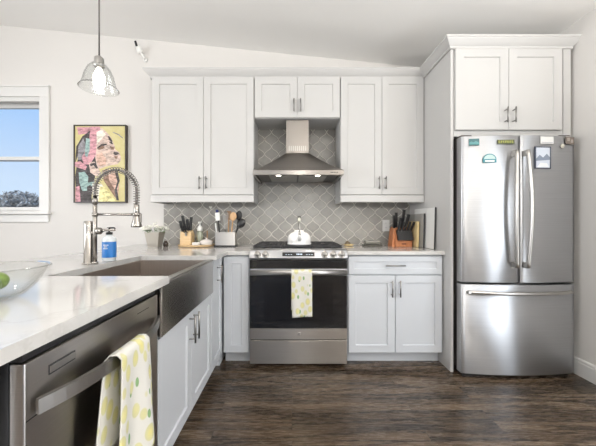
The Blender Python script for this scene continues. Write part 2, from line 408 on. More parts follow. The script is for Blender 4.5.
fixed_window('window_3', 'x', XL, -1.85, .65, .42, 2.38, 2, 1)  # unseen window, added to bring in light from the left
fixed_window('door_1', 'x', XR, .46, 1.20, .02, 2.08, 1, -1)  # unseen glass door, added so the refrigerator reflects a bright band

# ================================================================ backsplash
bx0, bx1, bz0, bz1 = -1.313, 1.2035, .911, 2.12
PWX, PWZ = .1412, .149
def clip(poly, f):
    out = []
    for i in range(len(poly)):
        p, q_ = poly[i], poly[(i+1) % len(poly)]; fp, fq = f(p), f(q_)
        if fp >= 0: out.append(p)
        if (fp >= 0) != (fq >= 0):
            t = fp/(fp-fq); out.append((p[0]+(q_[0]-p[0])*t, p[1]+(q_[1]-p[1])*t))
    return out
def ogee_tile(cx, cz, inset=.0032, n=10):
    a, c = PWX/2, PWZ/2; pts = []
    corners = [(0, c), (a, 0), (0, -c), (-a, 0)]
    for k in range(4):
        p, q_ = corners[k], corners[(k+1) % 4]; dx, dz = q_[0]-p[0], q_[1]-p[1]; l = math.hypot(dx, dz)
        nx, nz = dz/l, -dx/l
        if nx*(p[0]+q_[0])+nz*(p[1]+q_[1]) < 0: nx, nz = -nx, -nz
        sg = -1 if k % 2 == 0 else 1
        for i in range(n):
            t = i/n; o = sg*.0048*math.sin(2*PI*t)
            pts.append((p[0]+dx*t+nx*(o-inset), p[1]+dz*t+nz*(o-inset)))
    return [(cx+x, cz+z) for x, z in pts]
BS = thing('tile_backsplash', 'grey arabesque tile backsplash with white grout on the wall behind the range', 'backsplash', (0, 0, 0))
MB().box(bx0, bx1, YB-.006, YB-.0005, bz0, 1.42).box(-.36, .46, YB-.006, YB-.0005, 1.42, bz1).done('grout_bed', M['grout'], BS)
tb = MB()
for r in range(-1, 20):
    for c in range(-12, 12):
        cx = .0017+c*PWX+(PWX/2 if r % 2 else 0); cz = .869+r*PWZ/2
        if cz > 1.45 and not (-.40 < cx < .50): continue
        pl = ogee_tile(cx, cz)
        for f in (lambda p: p[0]-bx0-.001, lambda p: bx1-.001-p[0], lambda p: p[1]-bz0-.002, lambda p: bz1-.001-p[1]):
            pl = clip(pl, f)
            if len(pl) < 3: break
        if len(pl) < 3: continue
        if max(p[0] for p in pl)-min(p[0] for p in pl) < .006 or max(p[1] for p in pl)-min(p[1] for p in pl) < .006: continue
        mx_ = sum(p[0] for p in pl)/len(pl); mz_ = sum(p[1] for p in pl)/len(pl)
        y1, y2 = YB-.0055, YB-.0092
        A = [tb.bm.verts.new((p[0], y1, p[1])) for p in pl]; Bv = [tb.bm.verts.new((p[0], y2+.001, p[1])) for p in pl]
        Cv = [tb.bm.verts.new((mx_+(p[0]-mx_)*.965, y2, mz_+(p[1]-mz_)*.965)) for p in pl]
        k_ = len(pl)
        for X_, Y_ in ((A, Bv), (Bv, Cv)):
            for i in range(k_): tb.bm.faces.new((X_[i], X_[(i+1) % k_], Y_[(i+1) % k_], Y_[i]))
        tb.bm.faces.new(Cv)
bmesh.ops.recalc_face_normals(tb.bm, faces=tb.bm.faces)
tb.done('tiles', M['tile'], BS)

# ================================================================ cabinets
def shaker(b, x0, x1, z0, z1, yf, th=.02, rail=.062, rec=.009):
    """door front facing -Y at y=yf"""
    rail = min(rail, (x1-x0)*.3, (z1-z0)*.3)
    e_ = .0015; bm = b.bm
    def ring(ax0, ax1, az0, az1, y): return [bm.verts.new(p) for p in ((ax0, y, az0), (ax1, y, az0), (ax1, y, az1), (ax0, y, az1))]
    R = [ring(x0, x1, z0, z1, yf+th), ring(x0, x1, z0, z1, yf+e_), ring(x0+e_, x1-e_, z0+e_, z1-e_, yf),
         ring(x0+rail, x1-rail, z0+rail, z1-rail, yf), ring(x0+rail+.003, x1-rail-.003, z0+rail+.003, z1-rail-.003, yf+rec)]
    fs = [bm.faces.new(R[0][::-1])]
    for k in range(4):
        for i in range(4):
            j = (i+1) % 4; fs.append(bm.faces.new((R[k][i], R[k][j], R[k+1][j], R[k+1][i])))
    fs.append(bm.faces.new(R[4])); bmesh.ops.recalc_face_normals(bm, faces=fs); b._set(fs); return b
def pull(parent, x, z, yf, length=.13, vertical=True, r=.0055, off=.032):
    b = MB(); h = length/2
    if vertical:
        b.tube([(x, yf-off, z-h), (x, yf-off, z+h)], r, 10)
        for q_ in (-1, 1): b.tube([(x, yf+.002, z+q_*h*.72), (x, yf-off, z+q_*h*.72)], r*.8, 8)
    else:
        b.tube([(x-h, yf-off, z), (x+h, yf-off, z)], r, 10)
        for q_ in (-1, 1): b.tube([(x+q_*h*.72, yf+.002, z), (x+q_*h*.72, yf-off, z)], r*.8, 8)
    return b.done('handle', M['pull'], parent)

# --- wall cabinets (door face y = 2.618)
YU = 2.618
def wall_cabinet(label, x0, x1, z0, z1, rail_side, split=None, yf=YU, hl=.115, m=None, back=YB-.0125, reveal=.003, xd0=None, xd1=None, railw=.062, db=.004):
    m = m or M['white']
    t = thing('wall_cabinet', label, 'cabinet', ((x0+x1)/2, back, z0)); ox, oy, oz = t.location
    ob = MB().box(x0-ox, x1-ox, yf+.022-oy, 0, 0, z1-z0, .001).done('carcass', m, t)
    d0 = x0+reveal if xd0 is None else xd0; d1 = x1-reveal if xd1 is None else xd1
    s = split if split is not None else (d0+d1)/2
    for (a, c, hx) in ((d0, s-.0015, s-.030), (s+.0015, d1, s+.030)):
        d = shaker(MB(), a-ox, c-ox, db, z1-z0-.004, yf-oy, rail=railw).done('door', m, t)
        pull(d, hx-ox, db+.026+hl*.5+.02, yf-oy, hl)
    if rail_side is not None:
        l, r_ = rail_side
        MB().box(x0-l-ox, x1+r_-ox, yf-.006-oy, yf+.018-oy, -.066, -.002, .003).box(x0-l-ox, x0-l-ox+.02, yf+.018-oy, 0, -.066, -.002).box(x1+r_-ox-.02, x1+r_-ox, yf+.018-oy, 0, -.066, -.002).done('light_rail', m, t)
    return t
wall_cabinet('tall white two-door shaker wall cabinet left of the steel range hood', -1.285, -.346, 1.387, 2.463, (0, 0), split=-.805, xd0=-1.272)
wall_cabinet('short white two-door shaker wall cabinet directly above the steel range hood', -.343, .438, 2.087, 2.463, None, split=.047)
wall_cabinet('white two-door shaker wall cabinet between the range hood and the tall side panel', .441, 1.201, 1.387, 2.463, (0, 0), split=.818)

# over-fridge cabinet
wall_cabinet('white two-door cabinet mounted above the stainless refrigerator', 1.228, 2.055, 1.789, 2.45, None, db=.045, split=1.632, yf=2.167, xd0=1.232, xd1=2.035, back=YB-.001)
fp = MB().box(2.056, 2.112, 2.182, YB-.02, 1.789, 2.45, .001).box(2.112, XR-.001, 2.35, YB-.02, 1.789, 2.45).done('filler_panel', M['white'])
tag(fp, 'narrow white filler strip between the over-fridge cabinet and the right wall', 'filler panel')
sp_ = MB().box(1.204, 1.226, 2.187, YB-.001, .0, 2.45, .0015).done('refrigerator_side_panel', M['white'])
tag(sp_, 'tall white floor-to-crown side panel standing at the left of the refrigerator', 'panel')

# crown moulding, one continuous run (mitred sweep)
prof = [(0, 0), (.010, 0), (.010, .018), (.016, .022), (.030, .036), (.046, .054), (.050, .062), (.055, .064), (.055, .078), (0, .078)]
def crown(path, z0, nm, prof=prof, m=None):
    b = MB(); P = [Vector((x, y, 0)) for x, y in path]; rings = []
    for i, p in enumerate(P):
        ds = []
        if i > 0: ds.append((P[i]-P[i-1]).normalized())
        if i < len(P)-1: ds.append((P[i+1]-P[i]).normalized())
        ns = [Vector((d.y, -d.x, 0)) for d in ds]      # outward = right of travel
        n = sum(ns, Vector()); n.normalize(); k = 1/max(.3, n.dot(ns[0]))
        rings.append([b.bm.verts.new((p.x+n.x*o*k, p.y+n.y*o*k, z0+h)) for o, h in prof])
    fs = []
    for k in range(len(rings)-1):
        for i in range(len(prof)):
            j = (i+1) % len(prof); fs.append(b.bm.faces.new((rings[k][i], rings[k+1][i], rings[k+1][j], rings[k][j])))
    fs.append(b.bm.faces.new(rings[0])); fs.append(b.bm.faces.new(rings[-1][::-1])); bmesh.ops.recalc_face_normals(b.bm, faces=fs)
    return b.done(nm, m or M['white'])
cr = crown([(-1.287, YB-.002), (-1.287, YU+.02), (1.2025, YU+.02), (1.2025, 2.185), (2.114, 2.185), (2.114, YB-.03)], 2.4515, 'crown_molding')
tag(cr, 'continuous white crown molding along the tops of all the wall cabinets', 'molding')
ft = MB().box(-1.285, 1.2015, YU+.021, YB-.02, 2.464, 2.475).box(1.2040, 2.112, 2.187, YB-.02, 2.451, 2.475).done('cabinet_top_board', M['white']); 
tag(ft, 'white board closing the cabinet tops behind the crown molding', 'board')

# --- base cabinets
def base_cabinet(label, loc, rz, w, depth, fronts, zb=.10, ztop=.877, carc_top=None, name='base_cabinet'):
    """local frame: front face of the doors at y=0, cabinet runs x 0..w, body behind to y=depth"""
    t = thing(name, label, 'cabinet', loc, rz); m = M['base']
    MB().box(.001, w-.001, .022, depth, zb, carc_top or ztop).done('carcass', m, t)
    MB().box(.001, w-.001, .085, .10, .0, zb-.001).done('toe_kick', m, t)
    for f in fronts:
        kind, a, c, z0, z1, h = f
        d = shaker(MB(), a, c, z0, z1, 0, rail=.058 if kind == 'door' else .045).done(kind, m, t)
        if h:
            hx, hz, v, ln = h; pull(d, hx, hz, 0, ln, v)
    return t
YD = 2.283
base_cabinet('white shaker base cabinet with one drawer and two doors right of the range', (.436, YD, 0), 0, .766, .66,
             [('drawer', .012, .755, .725, .868, (.375, .797, False, .155)),
              ('door', .012, .381, .104, .715, (.352, .615, True, .13)), ('door', .385, .755, .104, .715, (.414, .615, True, .13))])
base_cabinet('narrow white base cabinet with one plain door left of the range', (-.546, YD, 0), 0, .213, .66,
             [('door', .004, .203, .104, .868, None)])
# left run faces +X : local x -> world +y ; rotation +90deg
XD = -.549
base_cabinet('white sink base cabinet with two tall-handled doors below the steel apron', (XD, 1.180, 0), PI/2, .787, .60,
             [('door', .004, .391, .104, .650, (.362, .565, True, .15)), ('door', .395, .783, .104, .650, (.424, .565, True, .15))], carc_top=.655)
base_cabinet('narrow white corner base cabinet with a handled door beyond the sink', (XD, 1.970, 0), PI/2, .31, .60,
             [('door', .004, .292, .104, .868, (.150, .757, True, .13))])
MBx = MB().box(-1.20, -.60, .555, .583, .0, .877, .001)
o = MBx.done('end_panel', M['base']); tag(o, 'white end panel closing the peninsula beside the dishwasher', 'panel')
o = MB().box(-1.225, -1.201, .555, 2.95, .0, .877, .001).done('peninsula_back_panel', M['base']); tag(o, 'long white back panel under the seating side of the peninsula', 'panel')
o = MB().box(-1.150, -.575, 2.285, 2.945, .0, .877).done('blind_corner_cabinet', M['base']); tag(o, 'white blind corner cabinet body under the left countertop corner', 'cabinet')

# --- worktops
ZT, ZU = .910, .880
SX0, SX1, SY0, SY1 = -1.030, -.54, 1.205, 1.955      # sink cut-out, open to the front
b = MB()
b.box(-1.60, SX0, .42, YB-.0005, ZU, ZT)                        # seating side
b.box(SX0, -.513, .42, SY0, ZU, ZT); b.box(SX0, -.513, SY1, YB-.0005, ZU, ZT)
b.box(-.513, -.334, 2.262, YB-.0005, ZU, ZT)
bmesh.ops.remove_doubles(b.bm, verts=b.bm.verts, dist=.0001)
o = b.done('left_countertop', M['quartz']); o.name = 'peninsula_countertop'
tag(o, 'large white quartz peninsula countertop with the sink set into it', 'countertop')
o = MB().box(.434, 1.2035, 2.262, YB-.0005, ZU, ZT, .002).done('countertop', M['quartz'])
tag(o, 'short white quartz countertop between the range and the refrigerator panel', 'countertop')

# --- farmhouse sink
S = thing('farmhouse_sink', 'stainless steel apron-front farmhouse sink set in the peninsula', 'sink', (-.8, 1.58, .66))
ox, oy, oz = S.location
b = MB(); th = .014
X0, X1, Y0, Y1, Zb, Zt = SX0-.012, -.556, SY0-.012, SY1+.012, .665, .8795
b.box(X0, X1, Y0, Y1, Zb, Zb+th); b.box(X0, X0+th, Y0, Y1, Zb+th, Zt); b.box(X0+th, X1, Y0, Y0+th, Zb+th, Zt); b.box(X0+th, X1, Y1-th, Y1, Zb+th, Zt)
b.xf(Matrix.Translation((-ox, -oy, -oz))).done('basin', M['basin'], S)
b = MB().box(-.5555, -.536, 1.187, 1.962, .659, .8795, .004, 2); b.xf(Matrix.Translation((-ox, -oy, -oz))).done('apron', M['apron'], S)
b = MB().box(-.575, -.5365, SY0+.001, SY1-.001, .8797, .8865, .002); b.xf(Matrix.Translation((-ox, -oy, -oz))).done('front_rim', M['satin'], S)
b = MB().lathe([(.045, 0), (.045, .003), (.03, .003), (.028, .001)], (-.02, .0, .0195)); b.done('drain', M['satin'], S)

# ================================================================ dishwasher (faces +X)
D = thing('dishwasher', 'stainless steel dishwasher built into the peninsula under the countertop', 'dishwasher', (-.80, .88, 0))
ox, oy, oz = D.location; T_ = Matrix.Translation((-ox, -oy, -oz))
XF = -.548; y0, y1 = .589, 1.173
MB().box(-1.15, XF-.035, y0+.004, y1-.004, .10, .868).xf(T_).done('tub', M['gap'], D)
MB().box(-1.12, XF-.085, y0+.006, y1-.006, .0, .099).xf(T_).done('toe_kick', M['black'], D)
dr = MB().box(XF-.032, XF, y0, y1, .112, .842, .003, 2).xf(T_).done('door', M['dw'], D)
MB().box(XF-.033, XF-.008, y0+.002, y1-.002, .843, .862, .002).xf(T_).done('control_strip', M['black'], D)
# seam under the control section
MB().box(XF-.001, XF+.0012, y0+.004, y1-.004, .7205, .7225).xf(T_).done('panel_seam', M['gap'], dr)
# vent badge: slim slot with a light inlay
MB().box(XF-.0005, XF+.0016, .648, .727, .789, .812, .0006).xf(T_).done('vent_slot', M['gap'], dr)
MB().box(XF+.001, XF+.0026, .650, .725, .793, .808, .0006).xf(T_).done('vent_badge', M['satin'], dr)
# bowed flat handle
path = []
n = 22
for i in range(n+1):
    t = i/n; yy = .607+t*(1.156-.607); bow = 1-abs(2*t-1)**2.6
    path.append((XF+.011+.046*bow, yy, .745))
hd = MB().barpath(path, .016, .0055); hd.xf(T_).done('handle', M['satin'], D)
MB().box(XF-.001, XF+.002, 1.02, 1.13, .79, .802).box(XF-.001, XF+.002, 1.03, 1.06, .808, .813).xf(T_)
# tiny printed marks at the far end of the control section
mk = MB()
mk.box(XF+.0002, XF+.0008, 1.02, 1.10, .808, .811)
mk.xf(T_).done('printed_line', M['grey'], dr)

# ---- towels: cloth mesh with UV in metres
def cloth(name, fn, nu, nv, th=.0025, uvs=(1, 1), m=None):
    bm = bmesh.new(); uv = bm.loops.layers.uv.new('UVMap'); V = []
    for j in range(nv+1):
        V.append([bm.verts.new(fn(i/nu, j/nv)) for i in range(nu+1)])
    for j in range(nv):
        for i in range(nu):
            f = bm.faces.new((V[j][i], V[j][i+1], V[j+1][i+1], V[j+1][i])); f.smooth = True
            for l, (a, c) in zip(f.loops, ((i, j), (i+1, j), (i+1, j+1), (i, j+1))): l[uv].uv = (a/nu*uvs[0], c/nv*uvs[1])
    me = bpy.data.meshes.new(name); bm.to_mesh(me); bm.free(); me.materials.append(m or M['lemon'])
    o = bpy.data.objects.new(name, me); COL.objects.link(o)
    s = o.modifiers.new('t', 'SOLIDIFY'); s.thickness = th; s.offset = 0
    return o
# towel on the dishwasher bar: u along Y, v from back hem, over the bar, to front hem
def dwtowel(u, v):
    xb = XF+.057; zt = .766
    Lb, Lf = .26, .335
    arc = .032
    s = v*(Lb+arc+Lf)
    yc = .872
    if s < Lb:            # back layer, hangs between bar and door, slipped towards the camera
        d = Lb-s; x = xb-.020; z = zt-.012-d; k = d/Lb
        wd = .155+.02*k; y = yc-.012-.030*k+(u-.5)*wd
    elif s < Lb+arc:
        a = (s-Lb)/arc*PI; x = xb-.019*math.cos(a)+.0; z = zt-.012+.016*math.sin(a); wd = .155; y = yc-.012*(1-a/PI)+(u-.5)*wd
        k = 0
    else:
        d = s-Lb-arc; k = d/Lf; x = xb+.019+.010*k; wd = .155+.065*k; z = zt-.012-d*(1-.0*u)
        y = yc+.002+.010*k+(u-.5)*wd
        z += (u-.5)*-.0
        x += .012*k*math.sin(u*PI*3.2+.6)+.008*k*math.sin(u*7+v*4)
        if u < .35: x -= .010*k*(1-u/.35)
    return (x, y, z)
o = cloth('dish_towel', dwtowel, 28, 60, .0025, (.19, .63)); tag(o, 'white lemon-print dish towel draped over the dishwasher handle', 'towel', 'lemon print dish towels')
def cloth_over(name, xb, yb, zt, wd, Lf, Lb, r, u0):
    def f(u, v):
        arc = PI*r; s = v*(Lb+arc+Lf); x = xb+(u-.5)*wd
        if s < Lb: d = Lb-s; return (x, yb+r, zt-d)
        if s < Lb+arc:
            a = (s-Lb)/r; return (x, yb+r*math.cos(a), zt+r*math.sin(a))
        d = s-Lb-arc; k = d/Lf
        return (x+(u-.5)*-.006*k+.004*k, yb-r-.004*k*math.sin(u*9)-.003, zt-d+(.008*k*(u-.3)))
    return cloth(name, f, 18, 46, .0022, (wd, Lf+Lb+PI*r))

# ================================================================ range
R = thing('gas_range', 'stainless steel slide-in gas range with black oven glass', 'range', (.05, 2.56, 0))
ox, oy, oz = R.location; T_ = Matrix.Translation((-ox, -oy, 0))
RX0, RX1 = -.3305, .4305; RF = 2.25
MB().box(RX0+.001, RX1-.001, RF+.045, YB-.02, .03, .905).xf(T_).done('body', M['grey'], R)
for fx in (RX0+.03, RX1-.03):
    MB().lathe([(.016, 0), (.016, .008), (.01, .010), (.01, .031)], (fx, RF+.10, 0), 12).xf(T_).done('foot', M['black'], R)
# control panel wedge
MB().prism([(RF-.004, .846), (RF-.030+.0, .862), (RF+.012, .918), (RF+.075, .926), (RF+.075, .846)], RX0, RX1, 'x', .0015).xf(T_).done('control_panel', M['steel'], R)
MB().box(RX0-.001, RX1+.001, RF+.070, YB-.021, .905, .918, .002).xf(T_).done('cooktop', M['iron'], R)
# display lying on the slanted panel
sl = Vector((0, .042, .056)).normalized(); nr = Vector((0, -.056, .042)).normalized()
base_ = Vector((0, RF-.030, .862))
def onpanel(x, t, h=0): p = base_+sl*t+nr*h; return (x, p.y, p.z)
b = MB(); cxr = .05
b.prism([(0, 0), (1, 0), (1, 1), (0, 1)], 0, 1, 'z'); b.bm.clear()
def slab(b, x0, x1, t0, t1, h0, h1):
    vs = [b.bm.verts.new(onpanel(x, t, h)) for h in (h0, h1) for x, t in ((x0, t0), (x1, t0), (x1, t1), (x0, t1))]
    fs = [b.bm.faces.new([vs[i] for i in q_]) for q_ in ((3,2,1,0),(4,5,6,7),(0,1,5,4),(1,2,6,5),(2,3,7,6),(3,0,4,7))]
    bmesh.ops.recalc_face_normals(b.bm, faces=fs); b._set(fs)
slab(b, cxr-.125, cxr+.125, .016, .050, -.002, .0015); dsp = b.xf(T_).done('display', M['black'], R)
for i, xx in enumerate((-.10, -.08, -.06, -.015, -.003, .009, .021, .06, .08, .10)):
    b = MB(); slab(b, cxr+xx, cxr+xx+(.008 if 2 < i < 7 else .010), .028, .038 if 2 < i < 7 else .032, .0012, .0020)
    b.xf(T_).done('display_digit', M['digit'], dsp)
for px in (257.3, 265.2, 324.8, 333.3, 342):
    kx = (px-292)/129.5
    b = MB(); c_ = Vector(onpanel(kx, .028, 0))
    ang = nr.to_track_quat('Z', 'Y').to_matrix().to_4x4()
    b.lathe([(.027, -.002), (.027, .003), (.024, .005), (.021, .006), (.019, .028), (.016, .031)], n=20)
    b.xf(T_ @ Matrix.Translation(c_) @ ang); kn = b.done('knob', M['satin'], R)
    b = MB().box(-.0045, .0045, -.019, .019, .028, .037, .002); b.xf(T_ @ Matrix.Translation(c_) @ ang).done('knob_grip', M['satin'], kn)
# grates: three cast iron sections
for k in range(3):
    w3 = (RX1-RX0-.03)/3; gx0 = RX0+.015+k*w3; gx1 = gx0+w3-.006; gy0, gy1 = RF+.095, YB-.07; z0, z1 = .934, .948
    b = MB()
    for xx in (gx0+.006, gx1-.006): b.box(xx-.006, xx+.006, gy0, gy1, z0, z1, .002)
    for yy in (gy0+.006, (gy0+gy1)/2, gy1-.006): b.box(gx0+.012, gx1-.012, yy-.006, yy+.006, z0, z1, .002)
    for yy in (gy0+(gy1-gy0)*.25, gy0+(gy1-gy0)*.75):
        for a in range(4):
            t = a*PI/2+PI/4; cx = (gx0+gx1)/2
            b.barpath([(cx+.03*math.cos(t), yy+.03*math.sin(t), z0+.006), (cx+math.cos(t)*.13*.75, yy+math.sin(t)*.145*.75, z0+.006)], .006, .005)
        b.box(gx0+.012, (gx0+gx1)/2-.03, yy-.005, yy+.005, z0, z1, .001); b.box((gx0+gx1)/2+.03, gx1-.012, yy-.005, yy+.005, z0, z1, .001)
    for xx in (gx0+.006, gx1-.006):
        for yy in (gy0+.006, gy1-.006): b.box(xx-.006, xx+.006, yy-.006, yy+.006, .9175, z0+.002)
    b.xf(T_).done('grate', M['iron'], R)
for (bxp, byp) in ((-.2, 2.42), (-.2, 2.72), (.05, 2.57), (.3, 2.42), (.3, 2.72)):
    MB().lathe([(.045, .9175), (.045, .924), (.036, .926), (.036, .932), (.03, .9335)], (bxp, byp, 0), 20).xf(T_).done('burner', M['black'], R)
# oven door
od = MB().box(RX0, RX1, RF, RF+.044, .222, .840, .003).xf(T_).done('oven_door', M['grey'], R)
MB().box(RX0+.001, RX1-.001, RF-.004, RF+.001, .776, .839, .001).xf(T_).done('upper_black_panel', M['ovenglass'], od)
MB().box(RX0+.001, RX1-.001, RF-.003, RF+.001, .724, .775, .001).xf(T_).done('door_top_rail', M['steel'], od)
MB().box(RX0+.001, RX1-.001, RF-.005, RF+.001, .310, .723, .001).xf(T_).done('oven_window', M['ovenglass'], od)
MB().box(RX0+.11, RX1-.11, RF-.0056, RF-.0048, .36, .67).xf(T_).done('inner_window', M['innerglass'], od)
MB().box(RX0+.001, RX1-.001, RF-.006, RF+.001, .224, .309, .001).xf(T_).done('door_bottom_rail', M['hood'], od)
# round badge with an intertwined monogram
b = MB()
def loop(b, cx, cz, rx, rz, y, w=.0008, a0=0, a1=2*PI, n=20):
    b.tube([(cx+rx*math.cos(a0+(a1-a0)*i/n), y, cz+rz*math.sin(a0+(a1-a0)*i/n)) for i in range(n+1)], w, 5, caps=True)
MB().lathe([(.0125, 0), (.0125, -.002), (.011, -.0025)], (.0565, RF-.006, .267), 24, 'y').xf(T_).done('badge', M['satin'], od)
loop(b, .0565, .267, .0108, .0108, RF-.0088); loop(b, .0530, .268, .0035, .0045, RF-.0088, a0=.6, a1=5.6); loop(b, .0595, .268, .0030, .0045, RF-.0088, a0=.9, a1=5.4)
b.tube([(.0575, RF-.0088, .268), (.062, RF-.0088, .268)], .0008, 5); b.tube([(.053, RF-.0088, .2665), (.0565, RF-.0088, .2665)], .0008, 5)
b.xf(T_).done('badge_lettering', M['grey'], od)
# oven handle : wide bar
b = MB().tube([(RX0+.010, RF-.052, .752), (RX1-.010, RF-.052, .752)], .021, 16, r2=.012, smooth=True)
for xx in (RX0+.03, RX1-.03): b.box(xx-.012, xx+.012, RF-.05, RF-.002, .742, .762, .003)
b.xf(T_).done('oven_handle', M['satin'], R)
# drawer
b = MB().box(RX0, RX1, RF, RF+.04, .030, .214, .003); b.xf(T_); dw_ = b.done('storage_drawer', M['hood'], R)
MB().box(RX0+.30, RX1-.30, RF-.004, RF+.002, .196, .209, .0015).xf(T_).done('drawer_lip', M['hood'], dw_)
MB().box(RX0+.006, RX1-.006, RF+.003, RF+.04, .2145, .2215).xf(T_).done('drawer_gap', M['gap'], R)
o = cloth_over('dish_towel', .073, RF-.052, .762, .158, .345, .30, .0165, 0)
tag(o, 'white lemon-print dish towel hanging on the oven door handle', 'towel', 'lemon print dish towels')

# ================================================================ range hood
H = thing('range_hood', 'stainless steel chimney range hood with two small lamps over the range', 'range hood', (.053, YB-.01, 1.53))
ox, oy, oz = H.location; T_ = Matrix.Translation((-ox, -oy, -oz))
hx0, hx1, hy0, hy1 = -.3255, .4305, 2.39, YB-.0105
b = MB().box(hx0, hx1, hy0, hy0+.02, 1.532, 1.572, .002).box(hx0, hx0+.02, hy0+.02, hy1, 1.532, 1.572).box(hx1-.02, hx1, hy0+.02, hy1, 1.532, 1.572).box(hx0+.02, hx1-.02, hy1-.02, hy1, 1.532, 1.572)
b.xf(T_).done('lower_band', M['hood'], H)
b = MB()
lo = [(hx0+.001, hy0+.001, 1.5722), (hx1-.001, hy0+.001, 1.5722), (hx1-.001, hy1, 1.5722), (hx0+.001, hy1, 1.5722)]
up = [(-.055, 2.665, 1.778), (.156, 2.665, 1.778), (.156, hy1, 1.778), (-.055, hy1, 1.778)]
def lerp3(a, c, t): return tuple(a[i]+(c[i]-a[i])*t for i in range(3))
rings = []
for k in range(9):
    t = k/8; zt_ = t; xy = t**.86       # slightly concave canopy
    rings.append([b.bm.verts.new((lo[i][0]+(up[i][0]-lo[i][0])*xy, lo[i][1]+(up[i][1]-lo[i][1])*xy, 1.5722+(1.778-1.5722)*zt_)) for i in range(4)])
for k in range(8):
    for i in range(4):
        j = (i+1) % 4; f = b.bm.faces.new((rings[k][i], rings[k][j], rings[k+1][j], rings[k+1][i]))
b.bm.faces.new(rings[0][::-1]); b.bm.faces.new(rings[-1]); bmesh.ops.recalc_face_normals(b.bm, faces=b.bm.faces)
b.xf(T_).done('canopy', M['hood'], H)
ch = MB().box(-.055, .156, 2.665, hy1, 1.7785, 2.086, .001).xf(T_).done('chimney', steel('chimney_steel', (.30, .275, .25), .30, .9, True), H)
b = MB()
for i in range(9): b.box(-.030+i*.019, -.030+i*.019+.009, 2.6635, 2.6655, 1.80, 1.845)
b.xf(T_).done('vent_slots', M['satin'], ch)
un = MB().box(hx0+.021, hx1-.021, hy0+.021, hy1-.021, 1.546, 1.556).xf(T_).done('underside_plate', M['grey'], H)
for (a, c) in ((-.20, .045), (.060, .305)):
    b = MB().box(a, c, hy0+.11, hy1-.05, 1.540, 1.5462, .001)
    fo = b.xf(T_).done('grease_filter', M['satin'], H)
for lx in (-.115, .220):
    b = MB().lathe([(.030, 0), (.030, -.006), (.022, -.007)], (lx, hy0+.075, 1.546), 20).xf(T_); bz = b.done('lamp_bezel', M['satin'], H)
    MB().lathe([(.021, 0), (.021, -.0025), (.018, -.0035)], (lx, hy0+.075, 1.5385), 20).xf(T_).done('lamp_lens', M['led'], bz)
    l = bpy.data.lights.new('hood_lamp', 'SPOT'); l.energy = 5; l.spot_size = 2.2; l.spot_blend = 1; l.color = (1, .88, .74); l.shadow_soft_size = .02
    lo_ = bpy.data.objects.new('hood_lamp_light', l); COL.objects.link(lo_); lo_.location = (lx, hy0+.075, 1.53)
b = MB()
for i in range(5): b.lathe([(.0048, 0), (.0048, -.003), (.004, -.0035)], (.325+i*.013, hy0+.0005, 1.552), 12, 'y')
b.xf(T_).done('control_buttons', M['black'], H)

# ================================================================ refrigerator
F = thing('refrigerator', 'stainless steel french-door refrigerator with bottom freezer drawer', 'refrigerator', (1.653, 2.52, 0))
ox, oy, oz = F.location; T_ = Matrix.Translation((-ox, -oy, 0))
FX0, FX1, FE = 1.240, 2.066, 2.107; fc, fw = (FX0+FX1)/2, (FX1-FX0)/2; BOW = .034
MB().box(FX0+.004, FX1-.004, FE+.068, YB-.03, .045, 1.765, .004).xf(T_).done('case', M['grey'], F)
MB().box(FX0+.02, FX1-.02, FE+.03, YB-.06, .0, .044).xf(T_).done('base_grille', M['black'], F)
for hx in (FX0+.05, FX1-.05): MB().box(hx-.04, hx+.04, FE+.02, FE+.14, 1.766, 1.783, .004).xf(T_).done('hinge_cover', M['grey'], F)
def bowed(x0, x1, z0, z1, n=18, round_l=True, round_r=True):
    pts = []
    for i in range(n+1):
        x = x0+(x1-x0)*i/n; u = (x-fc)/fw; y = FE-BOW*(1-u*u)
        pts.append([x, y])
    pts[0][1] += .004; pts[-1][1] += .004
    pts.insert(0, [x0-.0005 if False else x0, pts[0][1]+.006]); pts.append([x1, pts[-1][1]+.006])
    poly = [tuple(p) for p in pts]+[(x1, FE+.062), (x0, FE+.062)]
    b = MB(); A = [b.bm.verts.new((p[0], p[1], z0+.004)) for p in poly]; C2 = [b.bm.verts.new((p[0], p[1], z1-.004)) for p in poly]
    def ins(p): return (p[0]+(.002 if p[0] < (x0+x1)/2 else -.002)*0, p[1]+(.004 if p[1] < FE+.03 else 0))
    A0 = [b.bm.verts.new((*ins(p), z0)) for p in poly]; C0 = [b.bm.verts.new((*ins(p), z1)) for p in poly]
    k = len(poly)
    for U, Vv in ((A0, A), (A, C2), (C2, C0)):
        for i in range(k):
            j = (i+1) % k; f = b.bm.faces.new((U[i], U[j], Vv[j], Vv[i])); f.smooth = (U is A and 1 <= i < k-4)
    b.bm.faces.new(A0[::-1]); b.bm.faces.new(C0); bmesh.ops.recalc_face_normals(b.bm, faces=b.bm.faces)
    return b
GX = 1.640
dl = bowed(FX0, GX-.0025, .700, 1.765).xf(T_).done('left_door', M['steel'], F)
dr_ = bowed(GX+.0025, FX1, .700, 1.765).xf(T_).done('right_door', M['steel'], F)
fz = bowed(FX0, FX1, .032, .684, 30).xf(T_).done('freezer_drawer', M['steel'], F)
def yfr(x): return FE-BOW*(1-((x-fc)/fw)**2)
def fhandle(x, sgn, parent):
    b = MB(); pth = []
    for i in range(25):
        t = i/24; z = .815+t*(1.648-.815); bw = math.sin(PI*t)
        pth.append((x+sgn*.016*bw, yfr(x)-.040-.018*bw, z))
    b.tube(pth, .0135, 12, r2=.0135)
    for z in (.832, 1.630): b.box(x-.013, x+.013, yfr(x)-.045, yfr(x)+.001, z-.02, z+.02, .003)
    return b.xf(T_).done('handle', M['satin'], parent)
fhandle(GX-.050, -1, dl); fhandle(GX+.026, 1, dr_)
b = MB(); pth = []
